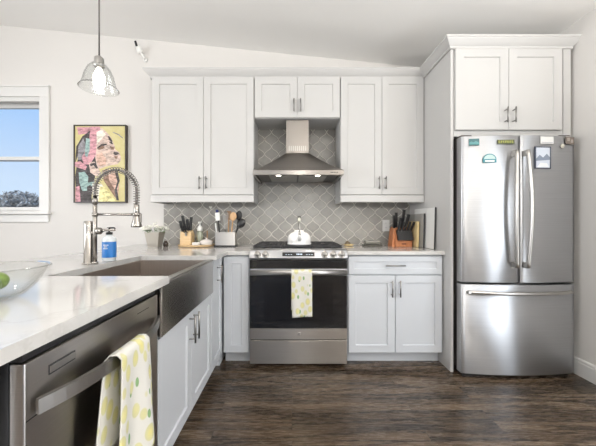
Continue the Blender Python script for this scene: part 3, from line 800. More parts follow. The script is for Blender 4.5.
for i in range(31):
    t = i/30; x = FX0+.035+t*(FX1-FX0-.07); bw = 1-abs(2*t-1)**2.5
    pth.append((x, FE-.012-.058*bw, .630))
b.tube(pth, .0135, 12, r2=.011)
for x in (FX0+.045, FX1-.045): b.box(x-.012, x+.012, FE-.03, FE+.0, .62, .64, .002)
b.xf(T_).done('freezer_handle', M['satin'], fz)

# magnets: D = their own distance on the door face
def on_door(px, py):
    y = 2.08
    for _ in range(6): x = (px-292)*y/288; y = yfr(x)
    return x, y, CAMH-(py-223)*y/288
def magnet(name, label, px0, px1, py0, py1, build, cat='magnet', th=.004):
    x0, y0, z1 = on_door(px0, py0); x1, y1, z0 = on_door(px1, py1)
    cx, cz = (x0+x1)/2, (z0+z1)/2; ang = math.atan2(yfr(x1)-yfr(x0), x1-x0)
    t = thing(name, label, cat, (cx, yfr(cx)-.0010-.0006, cz), ang, None)
    build(t, (x1-x0)/2, (z1-z0)/2); return t
def col(name, c, r=.4): return mat(name, c, r)
def mg1(t, w, h):
    MB().box(-w, w, -.004, 0, -h, h, .001).done('tile_backing', col('teal_print', (.012, .09, .10)), t)
    MB().prism([(-w*.9, -h*.7), (w*.9, -h*.7), (w*.9, -h*.1), (w*.3, h*.25), (-w*.1, -.05*h), (-w*.6, h*.2), (-w*.9, -h*.1)], -.0048, -.0041, 'y').done('hill_print', col('teal_light', (.07, .24, .24)), t)
magnet('scenic_magnet', 'small dark teal rectangular magnet at the upper left of the refrigerator', 468.5, 479, 139, 145.5, mg1)
def mg2(t, w, h):
    pts = [(w*math.cos(a), -h*.2+h*1.2*math.sin(a)) for a in [PI*i/12 for i in range(13)]]+[(-w, -h*.9), (w, -h*.9)]
    MB().prism(pts, -.004, 0, 'y').done('arch_backing', col('teal_edge', (.03, .20, .24)), t)
    pts = [(w*.84*math.cos(a), -h*.15+h*.95*math.sin(a)) for a in [PI*i/12 for i in range(13)]]+[(-w*.84, -h*.1), (w*.84, -h*.1)]
    MB().prism(pts, -.0048, -.0041, 'y').done('arch_print', col('pale_sky_print', (.42, .55, .54)), t)
    MB().box(-w*.7, w*.7, -.0048, -.0041, -h*.75, -h*.4).done('arch_stripe', M['linen'], t)
magnet('arched_magnet', 'small teal and white arched magnet on the left refrigerator door', 482.5, 496, 154, 163, mg2)
def mg3(t, w, h):
    MB().box(-w, w, -.004, 0, -h, h, .0008).done('plate_backing', col('dark_olive', (.06, .07, .02)), t)
    b = MB()
    n = 7
    for i in range(n):
        x = -w*.9+i*w*1.8/n; b.box(x, x+w*.16, -.0048, -.0041, -h*.6, h*.6)
        if i % 2: b.box(x, x+w*.2, -.0048, -.0041, h*.2, h*.6)
        else: b.box(x, x+w*.2, -.0048, -.0041, -h*.6, -h*.2)
    b.done('letter_print', col('olive_yellow', (.26, .27, .06)), t)
magnet('nameplate_magnet', 'tiny dark green nameplate magnet at the top of the left refrigerator door', 497, 514, 140, 144, mg3)
def mg4(t, w, h):
    MB().box(-w, w, -.003, 0, -h, h, .0008).done('card', col('dark_photo_border', (.05, .06, .09)), t)
    MB().box(-w*.82, w*.82, -.0036, -.0031, -h*.9, h*.9).done('photo_print', col('pale_photo', (.62, .67, .75)), t)
    MB().prism([(-w*.82, -h*.1), (-w*.4, h*.25), (0, 0), (w*.45, h*.35), (w*.82, h*.05), (w*.82, -h*.2), (-w*.82, -h*.3)], -.0042, -.0037, 'y').done('hill_print', col('slate_photo', (.22, .26, .34)), t)
    MB().prism([(-w*.7, -h*.85), (w*.7, -h*.85), (w*.5, -h*.5), (-w*.3, -h*.45)], -.0042, -.0037, 'y').done('figure_print', col('photo_white', (.8, .82, .84)), t)
magnet('photo_card', 'black-bordered photo card stuck on the right refrigerator door', 534, 550.5, 146.5, 169, mg4, 'photo')
def mg5(t, w, h):
    MB().box(-w, w, -.003, 0, -h, h, .0008).done('note', M['linen'], t)
    MB().box(-w*.85, w*.85, -.0036, -.0031, -h*.75, -h*.55).done('print_line', col('grey_print', (.45, .45, .48)), t)
magnet('white_card', 'blank white card magnet above the photo card on the refrigerator', 540, 553, 136.6, 144, mg5, 'card')
def mg6(t, w, h):
    MB().box(-w, w, -.004, 0, -h, h, .001).done('print', col('sepia_print', (.16, .13, .11)), t)
    MB().box(-w*.7, -w*.1, -.0048, -.0041, -h*.2, h*.7).box(w*.2, w*.7, -.0048, -.0041, -h*.6, h*.3).done('light_patch', col('sepia_light', (.38, .34, .30)), t)
magnet('sepia_magnet', 'small square brown picture magnet at the top right refrigerator corner', 565, 573.5, 137, 144.5, mg6)
def mg7(t, w, h):
    MB().lathe([(w, 0), (w, -.003), (w*.8, -.005)], (0, 0, 0), 18, 'y').done('disc', col('cream_disc', (.62, .60, .52)), t)
magnet('round_magnet', 'tiny round cream magnet beside the brown picture magnet', 560, 564, 144, 148, mg7)

# ================================================================ faucet
FA = thing('spring_faucet', 'tall brushed nickel spring faucet standing beside the sink', 'faucet', (-1.085, 1.557, ZT))
s_ = 185.0
def fa(px, py, dy=0): return ((px-292)/s_+1.085, dy, (CAMH-(py-223)/s_)-ZT)
b = MB().lathe([(.030, 0), (.030, .006), (.0225, .010), (.0215, .20), (.0215, .228), (.018, .232)], (fa(88.5, 223)[0], 0, 0.0005), 24); b.done('body', M['faucet'], FA)
tx = fa(95, 223)[0]; tz = fa(0, 190)[2]
MB().tube([(tx, 0, .001), (tx, 0, tz-.03)], .0105, 14).lathe([(.016, 0), (.016, .012), (.0105, .014)], (tx, 0, .0005), 18).lathe([(.0135, 0), (.0135, .03)], (tx, 0, tz-.075), 16).done('riser', M['faucet'], FA)
MB().tube([(fa(88.5, 0)[0], 0, .17), (tx, 0, .17)], .009, 10).done('body_link', M['faucet'], FA)
# hose arch and spring
arc = []; rx = (136.5-95)/s_/2; cxa = tx+rx; z_l = fa(0, 191)[2]
topz = fa(0, 170)[2]
for i in range(6): arc.append((tx, 0, tz-.035+(z_l-tz+.035)*i/6))
for i in range(31):
    a = PI-PI*i/30; arc.append((cxa+rx*math.cos(a), 0, z_l+(topz-z_l)*math.sin(a)))
xe = cxa+rx; z_end = fa(0, 205)[2]
for i in range(1, 7): arc.append((xe, 0, z_l-(z_l-z_end)*i/6))
MB().tube(arc, .0065, 10).done('hose', M['grey'], FA)
# spring coil
P = [Vector(p) for p in arc]; cum = [0]
for i in range(1, len(P)): cum.append(cum[-1]+(P[i]-P[i-1]).length)
def at_len(s):
    for i in range(1, len(P)):
        if cum[i] >= s:
            t = (s-cum[i-1])/(cum[i]-cum[i-1]); return P[i-1].lerp(P[i], t), (P[i]-P[i-1]).normalized()
    return P[-1], (P[-1]-P[-2]).normalized()
tot = cum[-1]; turns = 34; coil = []
for i in range(turns*10+1):
    s = tot*i/(turns*10); p, t = at_len(s); side = Vector((0, 1, 0)); u = t.cross(side).normalized(); a = 2*PI*i/10
    coil.append(p+u*math.cos(a)*.0150+side*math.sin(a)*.0150)
MB().tube(coil, .0023, 5).done('spring', M['faucet'], FA)
zh = z_end
b = MB().lathe([(.008, 0), (.014, -.006), (.0145, -.05), (.013, -.055), (.016, -.062), (.019, -.088), (.027, -.116), (.027, -.124), (.022, -.127)], (xe, 0, zh+.006), 20)
sh = b.done('spray_head', M['faucet'], FA)
MB().box(xe+.012, xe+.026, -.007, .007, zh-.098, zh-.045, .003).done('spray_trigger', M['faucet'], sh)
za = fa(0, 214.5)[2]
b = MB().tube([(tx, 0, za), (xe-.018, 0, za)], .0065, 10).lathe([(.0145, -.010), (.0145, .010)], (tx, 0, za), 16).lathe([(.019, -.009), (.021, 0), (.019, .009)], (xe, 0, za), 18); b.done('docking_arm', M['faucet'], FA)
zl = fa(0, 231)[2]
b = MB().lathe([(.012, 0), (.019, .006), (.019, .022), (.013, .028)], (tx+.008, 0, zl), 16, 'x').tube([(tx+.034, 0, zl), (tx+.055, -.004, zl+.004), (fa(116, 0)[0], -.01, zl+.005)], [.0085, .0065, .0045], 10, r2=[.0085, .006, .006])
b.done('lever_handle', M['faucet'], FA)

# soap bottle
SB = thing('soap_bottle', 'clear pump soap bottle with blue label beside the faucet', 'bottle', (-1.069, 1.685, ZT+.0005))
MB().lathe([(.030, 0), (.036, .004), (.036, .125), (.033, .138), (.016, .146), (.015, .155)], (0, 0, 0), 24).done('bottle', col('translucent_plastic', (.78, .82, .84), .2), SB)
MB().lathe([(.0366, .022), (.0368, .023), (.0368, .112), (.0366, .113)], (0, 0, 0), 28, close=False).done('label', M['blue'], SB)
b = MB().mat(M['wplastic'])
for zz, w in ((.092, .028), (.082, .022), (.072, .026)):
    for k in range(int(w/.004)):
        a = -PI/2+(k*.004-w/2)/.037+.12; b.box(.0372*math.cos(a)-.0014, .0372*math.cos(a)+.0014, .0372*math.sin(a)-.0006, .0372*math.sin(a)+.0006, zz, zz+.005)
b.done('label_print', M['wplastic'], SB)
b = MB().lathe([(.018, .1545), (.018, .167), (.008, .169), (.005, .171), (.005, .190)], (0, 0, 0), 18).tube([(0, 0, .192), (.0, 0, .196)], .012, 12).tube([(-.002, 0, .193), (.030, 0, .193), (.034, 0, .187)], .0045, 8)
b.done('pump', M['black'], SB)

# ================================================================ glass bowl with limes
BW = thing('glass_bowl', 'clear glass bowl of limes on the near peninsula countertop', 'bowl', (-.865, .83, ZT+.0005))
outer = [(.045, 0), (.052, .001), (.075, .014), (.100, .040), (.116, .066), (.128, .088), (.134, .092)]
inner = [(.132, .0955), (.1245, .090), (.112, .068), (.096, .043), (.071, .018), (.045, .006), (.001, .005)]
MB().lathe(outer+inner, (0, 0, 0), 48).done('bowl_glass', M['glass'], BW)
for i, (dx, dy, dz, lab) in enumerate(((.014, -.026, .050, 'green lime at the right in the glass bowl, the one in view'), (-.049, -.028, .052, 'green lime at the left inside the glass bowl'), (-.026, .036, .050, 'green lime at the back inside the glass bowl'))):
    L_ = thing('lime', lab, 'lime', (-.865+dx, .83+dy, ZT+dz-.003), .6*i, 'limes in the glass bowl')
    MB().ball((0, 0, 0), .028, 1.12, 1, .97, 20).done('fruit', M['lime'], L_); MB().lathe([(.004, 0), (.003, .004)], (0, 0, .0265), 8).done('stem_end', M['bark'], L_)

# ================================================================ counter items, left
def ctop(px, py_base, z=ZT):
    D_ = 288*(CAMH-z)/(py_base-223); return (px-292)*D_/288, D_
# flower pot
PX, PY = -1.275, 2.68
FP = thing('flower_pot', 'small silvery pot of white flowers on the counter by the wall', 'potted plant', (PX, PY, ZT+.0005))
b = MB(); 
for (r0, r1, z0, z1) in (): pass
vs = []
for (w, z) in ((.046, 0), (.064, .128), (.067, .130), (.067, .138), (.060, .138), (.056, .120)):
    vs.append([b.bm.verts.new((sx*w, sy*w, z)) for sx, sy in ((-1,-1),(1,-1),(1,1),(-1,1))])
for k in range(len(vs)-1):
    for i in range(4): b.bm.faces.new((vs[k][i], vs[k][(i+1) % 4], vs[k+1][(i+1) % 4], vs[k+1][i]))
b.bm.faces.new(vs[0][::-1]); b.bm.faces.new(vs[-1]); bmesh.ops.recalc_face_normals(b.bm, faces=b.bm.faces)
b.done('pot', M['pot'], FP)
rnd = random.Random(3)
fl = []
for i in range(17):
    a = rnd.uniform(0, 2*PI); r = .112*math.sqrt(rnd.random()); fl.append((r*math.cos(a)*1.05, r*math.sin(a)*.7, .165+.045*(1-r/.115)+rnd.uniform(-.012, .012)))
for (x, y, z) in fl:
    b = MB(); tilt = Matrix.Rotation(rnd.uniform(-.5, .5), 4, 'X') @ Matrix.Rotation(rnd.uniform(-.5, .5), 4, 'Y')
    for k in range(5):
        rot = tilt @ Matrix.Rotation(2*PI*k/5, 4, 'Z') @ Matrix.Translation((.014, 0, .002)) @ Matrix.Rotation(-.45, 4, 'Y')
        b.ball((x, y, z), .014, 1, .8, .22, 8, rot=rot) if False else None
        mt = Matrix.Translation((x, y, z)) @ rot @ Matrix.Diagonal((1.15, .8, .2, 1))
        r_ = bmesh.ops.create_uvsphere(b.bm, u_segments=8, v_segments=5, radius=.014, matrix=mt)
        for v_ in r_['verts']:
            for f in v_.link_faces: f.smooth = True
    b.done('flower', M['petal'], FP)
b = MB()
for (x, y, z) in fl: b.tube([(x*.3, y*.3, .10), (x*.8, y*.8, (z+.12)/2), (x, y, z)], .0018, 5)
b.done('stems', M['green'], FP)
for i in range(14):
    a = rnd.uniform(0, 2*PI); r = rnd.uniform(.05, .10); cx, cy, cz = r*math.cos(a), r*math.sin(a)*.8, .145+rnd.uniform(-.01, .02)
    b = MB(); d = Vector((math.cos(a), math.sin(a), -.2)).normalized()*.025; w = Vector((-math.sin(a), math.cos(a), 0))*.011; c_ = Vector((cx, cy, cz))
    for s2 in (0, .0012): b.poly([c_-d+Vector((0, 0, s2)), c_+w+Vector((0, 0, .004+s2)), c_+d+Vector((0, 0, s2)), c_-w+Vector((0, 0, .004+s2))][::(1 if s2 else -1)])
    b.done('leaf', M['green'], FP)
DJ = MB().lathe([(.018, 0), (.022, .006), (.022, .034), (.017, .042), (.012, .044), (.013, .052), (.010, .054)], (0, 0, 0), 18).done('small_jar', col('dark_brown_glass', (.03, .018, .012), .2), None, (-1.185, 2.70, ZT+.0005))
tag(DJ, 'tiny dark brown jar beside the flower pot', 'jar')

# round wooden tray
TR = MB().lathe([(.155, 0), (.165, .004), (.168, .012), (.168, .017), (.160, .017), (.157, .012), (.001, .012)], (0, 0, 0), 40).done('round_tray', M['lightwood'], None, (-.915, 2.765, ZT+.0005))
tag(TR, 'low round pale wood tray on the counter under the small knife block', 'tray')
zt = ZT+.0130
# small knife block
KB = thing('knife_block', 'small pale beech knife block of black-handled knives on the round tray', 'knife block', (-1.005, 2.765, zt))
MB().prism([(-.055, 0), (.045, 0), (.055, .10), (.01, .145), (-.040, .125)], -.052, .052, 'x', .002).done('block', M['lightwood'], KB)
b = MB().prism([(-.034, .028), (.034, .028), (.034, .034), (-.034, .034)], -.0575, -.054, 'y')
def knife(root, x, y, z, lean, lx, ln=.11, w=.011, th=.008, bl=.02, m=None):
    k = thing('kitchen_knife', root[0], 'knife', (x, y, z), 0, root[1]); k.rotation_euler = (lean, lx, 0)
    MB().barpath([(0, 0, .0), (0, 0, ln*.5), (0, .004, ln*.8), (0, .010, ln)], th, w, (1, 0, 0)).done('handle', m or M['black'], k)
    MB().box(-.001, .001, -.009, .009, -bl, -.0005).done('blade', M['satin'], k)
g = 'knives in the small beech block'
knv = [(-.030, -.030, .128, .25, -.22, .10, 'leftmost black-handled knife in the small beech block'), (-.010, -.018, .137, .2, -.16, .14, 'tallest black-handled knife in the small beech block'),
       (.012, -.005, .142, .25, -.05, .10, 'black-handled knife in the middle of the small beech block'), (.032, -.010, .138, .2, .12, .125, 'rightmost black-handled knife in the small beech block')]
for (dx, dy, dz, le, lx, ln, lab) in knv: knife((lab, g), -1.005+dx, 2.765+dy, zt+dz+.003, le, lx, ln, .012, .010, .018)
SC = thing('kitchen_scissors', 'pair of scissors with dark loops in the front of the small beech block', 'scissors', (-1.0, 2.712, zt+.115)); SC.rotation_euler = (.3, 0, 0)
for sg in (-1, 1):
    MB().tube([(sg*.013+.011*math.cos(t), 0, .025+.020*math.sin(t)) for t in [2*PI*i/16 for i in range(17)]], .0035, 7, caps=False).done('loop', M['black'], SC)
MB().box(-.009, .009, -.003, .003, -.03, .008, .001).done('blades', M['satin'], SC)
# foam bottle
FB = thing('foam_bottle', 'white-capped foaming soap bottle standing on the round wooden tray', 'bottle', (-.895, 2.80, zt))
MB().lathe([(.028, 0), (.031, .004), (.031, .11), (.024, .130)], (0, 0, 0), 24).done('bottle', M['soap'], FB)
MB().lathe([(.0255, .1305), (.0255, .155), (.019, .175), (.010, .182), (.008, .205), (.018, .209), (.018, .219), (.010, .223)], (0, 0, 0), 22).tube([(0, 0, .213), (0, -.035, .211)], .006, 8).done('pump_top', M['wplastic'], FB)
o = MB().box(-.034, .034, -.02, .02, 0, .028, .006, 2).done('sponge', M['linen'], None, (-.900, 2.705, zt)); tag(o, 'small white sponge lying in front of the foaming soap bottle', 'sponge')
CD = thing('covered_dish', 'small round white lidded dish on the right of the wooden tray', 'dish', (-.812, 2.735, zt))
MB().lathe([(.038, 0), (.055, .006), (.060, .022), (.060, .026)], (0, 0, 0), 28).done('dish', M['enamel'], CD)
MB().lathe([(.061, .0265), (.058, .036), (.040, .050), (.012, .055), (.008, .058), (.010, .066), (.006, .070)], (0, 0, 0), 28).done('lid', col('blush_enamel', (.80, .74, .70), .2), CD)
o = MB().tube([(0, 0, 0), (0, .002, .12)], [.007, .005], 10).ball((0, .002, .125), .007).lathe([(.02, 0), (.022, .004), (.02, .02), (.008, .026)], (0, 0, .0), 18).done('dish_brush', M['spoonwood'], None, (-.835, 2.835, zt+.0005)); tag(o, 'short upright wooden dish brush behind the covered dish', 'brush')

# utensil caddy
UX, UY = -.625, 2.745
UC = thing('utensil_caddy', 'rectangular brushed steel utensil caddy on a black base', 'caddy', (UX, UY, ZT+.0005))
MB().box(-.100, .100, -.065, .065, 0, .012, .002).done('base', M['black'], UC)
b = MB(); w, d = .092, .056
b.box(-w, w, -d, -d+.002, .0125, .135); b.box(-w, w, d-.002, d, .0125, .135); b.box(-w, -w+.002, -d+.002, d-.002, .0125, .135); b.box(w-.002, w, -d+.002, d-.002, .0125, .135)
b.done('steel_box', steel('caddy_steel', (.60, .57, .54), .32, .9, True), UC)
zc = ZT+.016
def utensil(name, label, px, py_top, kind, y=UY, bx=None, m=None, cat='utensil'):
    tx_ = (px-292)*y/288; zt_ = CAMH-(py_top-223)*y/288; x0 = bx if bx is not None else tx_*.6+UX*.4
    t = thing(name, label, cat, (x0, y, zc), 0, 'utensils in the steel caddy'); dx, dz = tx_-x0, zt_-zc
    up_ = Vector((dx, 0, dz)).normalized(); Ltot = math.hypot(dx, dz); ang = math.atan2(dx, dz); t.rotation_euler = (0, ang, 0)
    return t, Ltot
t, l_ = utensil('wooden_spoon', 'light wooden spoon with a round head in the utensil caddy', 233.6, 212.5, '', UY-.03)
MB().tube([(0, 0, 0), (0, 0, l_-.06)], .006, 10).done('handle', M['spoonwood'], t); MB().ball((0, 0, l_-.038), .038, .86, .26, 1.1, 18).done('bowl', M['spoonwood'], t)
t, l_ = utensil('ladle', 'black slotted turner at the rear right of the utensil caddy', 239.5, 211, '', UY+.03)
MB().tube([(0, 0, 0), (0, 0, l_-.08)], .006, 10).done('handle', M['black'], t); t.name = 'slotted_turner'
MB().ball((0, 0, l_-.045), .045, .72, .14, 1.0, 18).done('head', M['black'], t)
t, l_ = utensil('ladle', 'black serving spoon leaning furthest right in the utensil caddy', 244, 219.5, '', UY+.005, bx=UX+.01)
t.name = 'serving_spoon'; MB().tube([(0, 0, 0), (0, 0, l_-.08)], .006, 10).done('handle', M['black'], t); MB().ball((0, 0, l_-.045), .045, .78, .3, 1.05, 18).done('bowl', M['black'], t)
t, l_ = utensil('whisk', 'wire whisk standing in the middle of the utensil caddy', 225.6, 211.5, '', UY-.025)
MB().tube([(0, 0, 0), (0, 0, .13)], .007, 10).done('handle', M['satin'], t)
b = MB()
for k in range(5):
    a = PI*k/5
    b.tube([(math.cos(a)*.021*math.sin(PI*min(1, s/16*1.0))**.8*(.7+.5*s/16) if False else math.cos(a)*r_, math.sin(a)*r_, z_) for s, (r_, z_) in enumerate([(.003, .13), (.014, .16), (.024, l_-.045), (.024, l_-.022), (.015, l_-.005), (0, l_), (-.015, l_-.005), (-.024, l_-.022), (-.024, l_-.045), (-.014, .16), (-.003, .13)])], .0013, 5)
b.done('wires', M['satin'], t)
t, l_ = utensil('spatula', 'brown wooden turner behind the whisk in the utensil caddy', 229, 211, '', UY+.02); t.name = 'wooden_turner'
MB().tube([(0, 0, 0), (0, 0, l_-.08)], .006, 10).done('handle', M['spoonwood'], t); MB().box(-.022, .022, -.003, .003, l_-.085, l_, .003).done('blade', wood('brown_wood', (.22, .13, .07), (.34, .21, .12)), t)
t, l_ = utensil('spatula', 'white-headed spatula with navy tip at the left of the utensil caddy', 217, 209.5, '', UY-.02); t.name = 'navy_scrubber'; t['label'] = 'white scrubbing brush with navy top at the left of the utensil caddy'
MB().tube([(0, 0, 0), (0, 0, l_-.10)], .0065, 10).done('handle', M['black'], t); MB().barpath([(0, 0, l_-.105), (0, 0, l_-.03)], .020, .010, (1, 0, 0)).done('white_body', M['wplastic'], t); MB().ball((0, 0, l_-.016), .016, 1, 1, 1, 14).done('navy_tip', M['navy'], t)
t, l_ = utensil('peeler', 'white-handled tool leaning out of the left end of the caddy', 215.5, 223, '', UY-.02, bx=UX-.075); t.name = 'kitchen_tool'
MB().tube([(0, 0, 0), (0, 0, l_)], [.005, .007], 8).done('handle', M['wplastic'], t)

# heart, toothed rest
HT = MB(); pts = []
for i in range(28):
    a = 2*PI*i/28; pts.append((.0011*16*math.sin(a)**3*.95, .0011*(13*math.cos(a)-5*math.cos(2*a)-2*math.cos(3*a)-math.cos(4*a))))
o = HT.prism(pts, -.006, 0, 'y').done('heart_ornament', M['petal'], None, ((210.7-292)/97.8, YB-.0095, CAMH+(223-207.4)/97.8)); tag(o, 'tiny white heart ornament fixed on the tile above the utensils', 'ornament')
b = MB().box(-.075, .075, -.02, .02, 0, .012, .002)
for i in range(6): b.tube([(-.064+i*.0256, 0, .011), (-.064+i*.0256, 0, .032)], [.006, .004], 8)
o = b.done('toothed_rest', M['greyboard'], None, (-.435, 2.80, ZT+.0005)); tag(o, 'low grey toothed rest on the counter between the caddy and the range', 'utensil rest')

# ================================================================ kettle
K = thing('tea_kettle', 'white enamel tea kettle with an upright handle on the range', 'kettle', (.062, 2.475, .9482))
MB().lathe([(.098, 0), (.103, .004), (.104, .012), (.099, .018), (.101, .022), (.100, .050), (.092, .078), (.074, .098), (.050, .108), (.048, .110)], (0, 0, 0), 40).done('body', M['enamel'], K)
ld = MB().lathe([(.049, .1105), (.044, .118), (.020, .124), (.008, .126)], (0, 0, 0), 28).done('lid', M['enamel'], K)
MB().lathe([(.006, .1262), (.010, .134), (.008, .140)], (0, 0, 0), 14).done('lid_knob', M['black'], ld)
sp2 = MB().tube([(0, -.085, .045), (0, -.115, .068), (0, -.130, .090)], [.020, .015, .012], 14).done('spout', M['enamel'], K); MB().ball((0, -.133, .097), .013, 1, .9, .9, 12).done('spout_cap', M['satin'], sp2)
pth = [(0, -.075+.0, .095)]+[(0, -.078*math.cos(a), .125+.095*math.sin(a)) for a in [PI*i/16 for i in range(1, 16)]]+[(0, .075, .095)]
MB().tube(pth[:6], .006, 10, r2=.009).tube(pth[11:], .006, 10, r2=.009).done('handle_bracket', M['satin'], K)
MB().tube(pth[4:13], [.010, .0115, .013, .014, .014, .014, .013, .0115, .010], 12, r2=.013).done('handle_grip', col('pale_grip', (.55, .56, .50), .4), K)
MB().lathe([(.012, .222), (.015, .226), (.015, .238), (.010, .243)], (0, 0, 0), 16).done('top_knob', M['black'], K)

# ================================================================ counter items, right
SR = thing('spoon_rest', 'small yellow wooden spoon rest on the counter right of the range', 'spoon rest', (.548, 2.79, ZT+.0005))
MB().lathe([(.030, 0), (.044, .006), (.050, .016), (.046, .017), (.030, .008), (.001, .006)], (0, 0, 0), 26).done('dish', M['yellowwood'], SR)
o = MB().ball((0, 0, .017), .020, 1.3, 1, .8, 14).tube([(-.02, 0, .024), (-.005, 0, .034), (.004, 0, .040)], [.006, .008, .006], 8).done('garlic_bulb', wood('dark_dried', (.12, .09, .05), (.2, .15, .09)), None, (.540, 2.79, ZT+.0075)); o.name = 'scrubber'; tag(o, 'small dark brown scrubber sitting on the spoon rest', 'scrubber')
BD = thing('butter_dish', 'low grey lidded butter dish on the counter below the outlet', 'butter dish', (.775, 2.79, ZT+.0005))
MB().box(-.088, .088, -.045, .045, 0, .014, .005, 2).done('dish', col('dark_olive_glaze', (.07, .065, .05), .2), BD)
MB().box(-.074, .074, -.036, .036, .0145, .052, .010, 3).done('lid', col('grey_glaze', (.16, .155, .135), .12), BD); MB().box(-.012, .012, -.006, .006, .0525, .060, .002).done('lid_knob', M['greyboard'], BD)
# outlet
OX, OZ = (385.9-292)/97.8, CAMH+(223-225.5)/97.8
OU = thing('wall_outlet', 'white double electrical outlet plate on the grey tile', 'outlet', (OX, YB-.0095, OZ))
MB().box(-.036, .036, -.005, 0, -.058, .058, .002, 2).done('cover_plate', M['wplastic'], OU)
for zz in (-.022, .022):
    r_ = MB().lathe([(.017, -.0052), (.017, -.007), (.016, -.0075)], (0, 0, zz), 20, 'y').done('socket', M['wplastic'], OU)
    MB().box(-.007, -.005, -.0080, -.0074, zz-.002, zz+.007).box(.005, .007, -.0080, -.0074, zz-.002, zz+.007).done('slots', M['gap'], r_)
# big knife block
BK = thing('knife_block', 'large reddish wooden knife block full of black knives by the boards', 'knife block', (1.035, 2.74, ZT+.0005))
MB().prism([(-.085, 0), (.075, 0), (.085, .02), (-.02, .185), (-.075, .155)], -.085, .075, 'x', .003) .bm.free()
b = MB()
b.prism([(-.075, 0), (.085, 0), (.085, .10), (.050, .185), (-.030, .150), (-.075, .055)], -.078, .078, 'x', .003); b.done('block', M['redwood'], BK)
# splayed left cheek
b = MB().prism([(-.105, 0), (-.0785, 0), (-.0785, .17), (-.085, .17)], -.055, .06, 'y', .001); b.done('side_cheek', M['redwood'], BK)
MB().prism([(-.0765, .0585), (-.0325, .148), (-.058, .160), (-.104, .064)], -.060, .079, 'x', .002).done('steak_knife_holder', M['black'], BK)
MB().box(-.02, .02, -.0765, -.0748, .022, .034).done('maker_mark', col('burnt_mark', (.12, .04, .015)), BK)
g = 'knives in the large reddish block'
big = [(-.062, .010, .178, .35, -.10, .12, 'front left black knife in the large reddish block'), (-.038, .03, .185, .3, -.05, .14, 'tall black knife second from the left in the reddish block'),
       (-.010, .01, .176, .4, .05, .10, 'short black knife in the centre of the reddish block'), (.022, .035, .188, .28, .06, .165, 'tallest black knife, right of centre in the reddish block'), (.052, .02, .180, .35, .14, .13, 'rear right black knife in the large reddish block')]
for (dx, dy, dz, le, lx, ln, lab) in big: knife((lab, g), 1.035+dx, 2.74+dy, ZT+dz, le, lx, ln, .012, .010, .02)
words = ('leftmost', 'second from left', 'middle', 'second from right', 'rightmost')
for i in range(5):
    xx = -.045+i*.029
    knife((f'{words[i]} black steak knife in the front row of the reddish block', 'steak knives in the front of the reddish block'), 1.035+xx, 2.74-.062+.002*i, ZT+.163-.010, .45, .05+.05*i, .085, .009, .008, .012)
# boards leaning on the side panel
def board(name, label, y0, y1, h, xb, lean, th, m, edge=None, cat='cutting board'):
    t = thing(name, label, cat, (xb, y0, ZT+.0015)); t.rotation_euler = (0, lean, 0)
    MB().box(-th, 0, 0, y1-y0, .0, h, .003, 2).done('board', m, t)
    if edge: MB().box(-th-.0015, .0, -.009, -.0005, 0, h, .002).done('end_grip', edge, t)
    return t
board('cutting_board', 'large white cutting board with black edge against the side panel', 2.40, 2.80, .352, 1.190, .028, .009, M['wplastic'], M['black'])
board('cutting_board', 'grey cutting board standing between the white and bamboo boards', 2.556, 2.90, .305, 1.172, .028, .010, M['greyboard'], M['black'])
board('cutting_board', 'small yellow bamboo cutting board beside the reddish knife block', 2.62, 2.88, .235, 1.154, .028, .022, M['yellowwood'])

# ================================================================ picture
PB = (66, 116, 4.957)
fy = YB-.001; dpt = .034
def pc(u, v, y):
    px, py = PB[0]+u/PB[2], PB[1]+v/PB[2]; D_ = YB-.035; return ((px-292)*D_/288, y, CAMH-(py-223)*D_/288)
x0, _, z1 = pc(38, 44, 0); x1, _, z0 = pc(298, 430, 0); pcx, pcz = (x0+x1)/2, (z0+z1)/2
PIC = thing('framed_painting', 'framed painting of a face in profile on yellow, hung beside the window', 'painting', (pcx, fy, pcz))
T_ = Matrix.Translation((-pcx, -fy, -pcz))
b = MB(); fwid = .016
b.box(x0, x0+fwid*.7, fy-dpt-.004, fy, z0, z1); b.box(x1-fwid*.7, x1, fy-dpt-.004, fy, z0, z1); b.box(x0+fwid*.7, x1-fwid*.7, fy-dpt-.004, fy, z1-fwid*.7, z1); b.box(x0+fwid*.7, x1-fwid*.7, fy-dpt-.004, fy, z0, z0+fwid*.7)
b.xf(T_).done('frame', M['frame'], PIC)
b = MB().mat(wood('canvas_yellow', (.60, .52, .22), (.68, .62, .34), (6, 6, 6), .6)); b.box(x0+fwid*.7, x1-fwid*.7, fy-dpt+.004, fy-.004, z0+fwid*.7, z1-fwid*.7); 
cnv = b.xf(T_).done('canvas', None, PIC)
inks = {'dark': (.045, .035, .035), 'pink': (.60, .30, .34), 'teal': (.30, .44, .42), 'skin': (.64, .49, .42), 'skin2': (.66, .43, .34), 'brown': (.26, .15, .10), 'cream': (.85, .80, .68), 'grey': (.25, .24, .26), 'yel': (.80, .72, .34)}
def oil(k, c):
    m = mat('oil_'+k, c, .55); n = noise(m, coords(m, (9, 9, 22)), 2.2, 5, .75)
    L(m, ramp(m, n.outputs['Fac'], [(.36, tuple(x*.45 for x in c)), (.5, c), (.66, tuple(min(.85, x*1.25+.07) for x in c))]), B(m).inputs['Base Color']); return m
for k in inks: inks[k] = oil(k, inks[k])
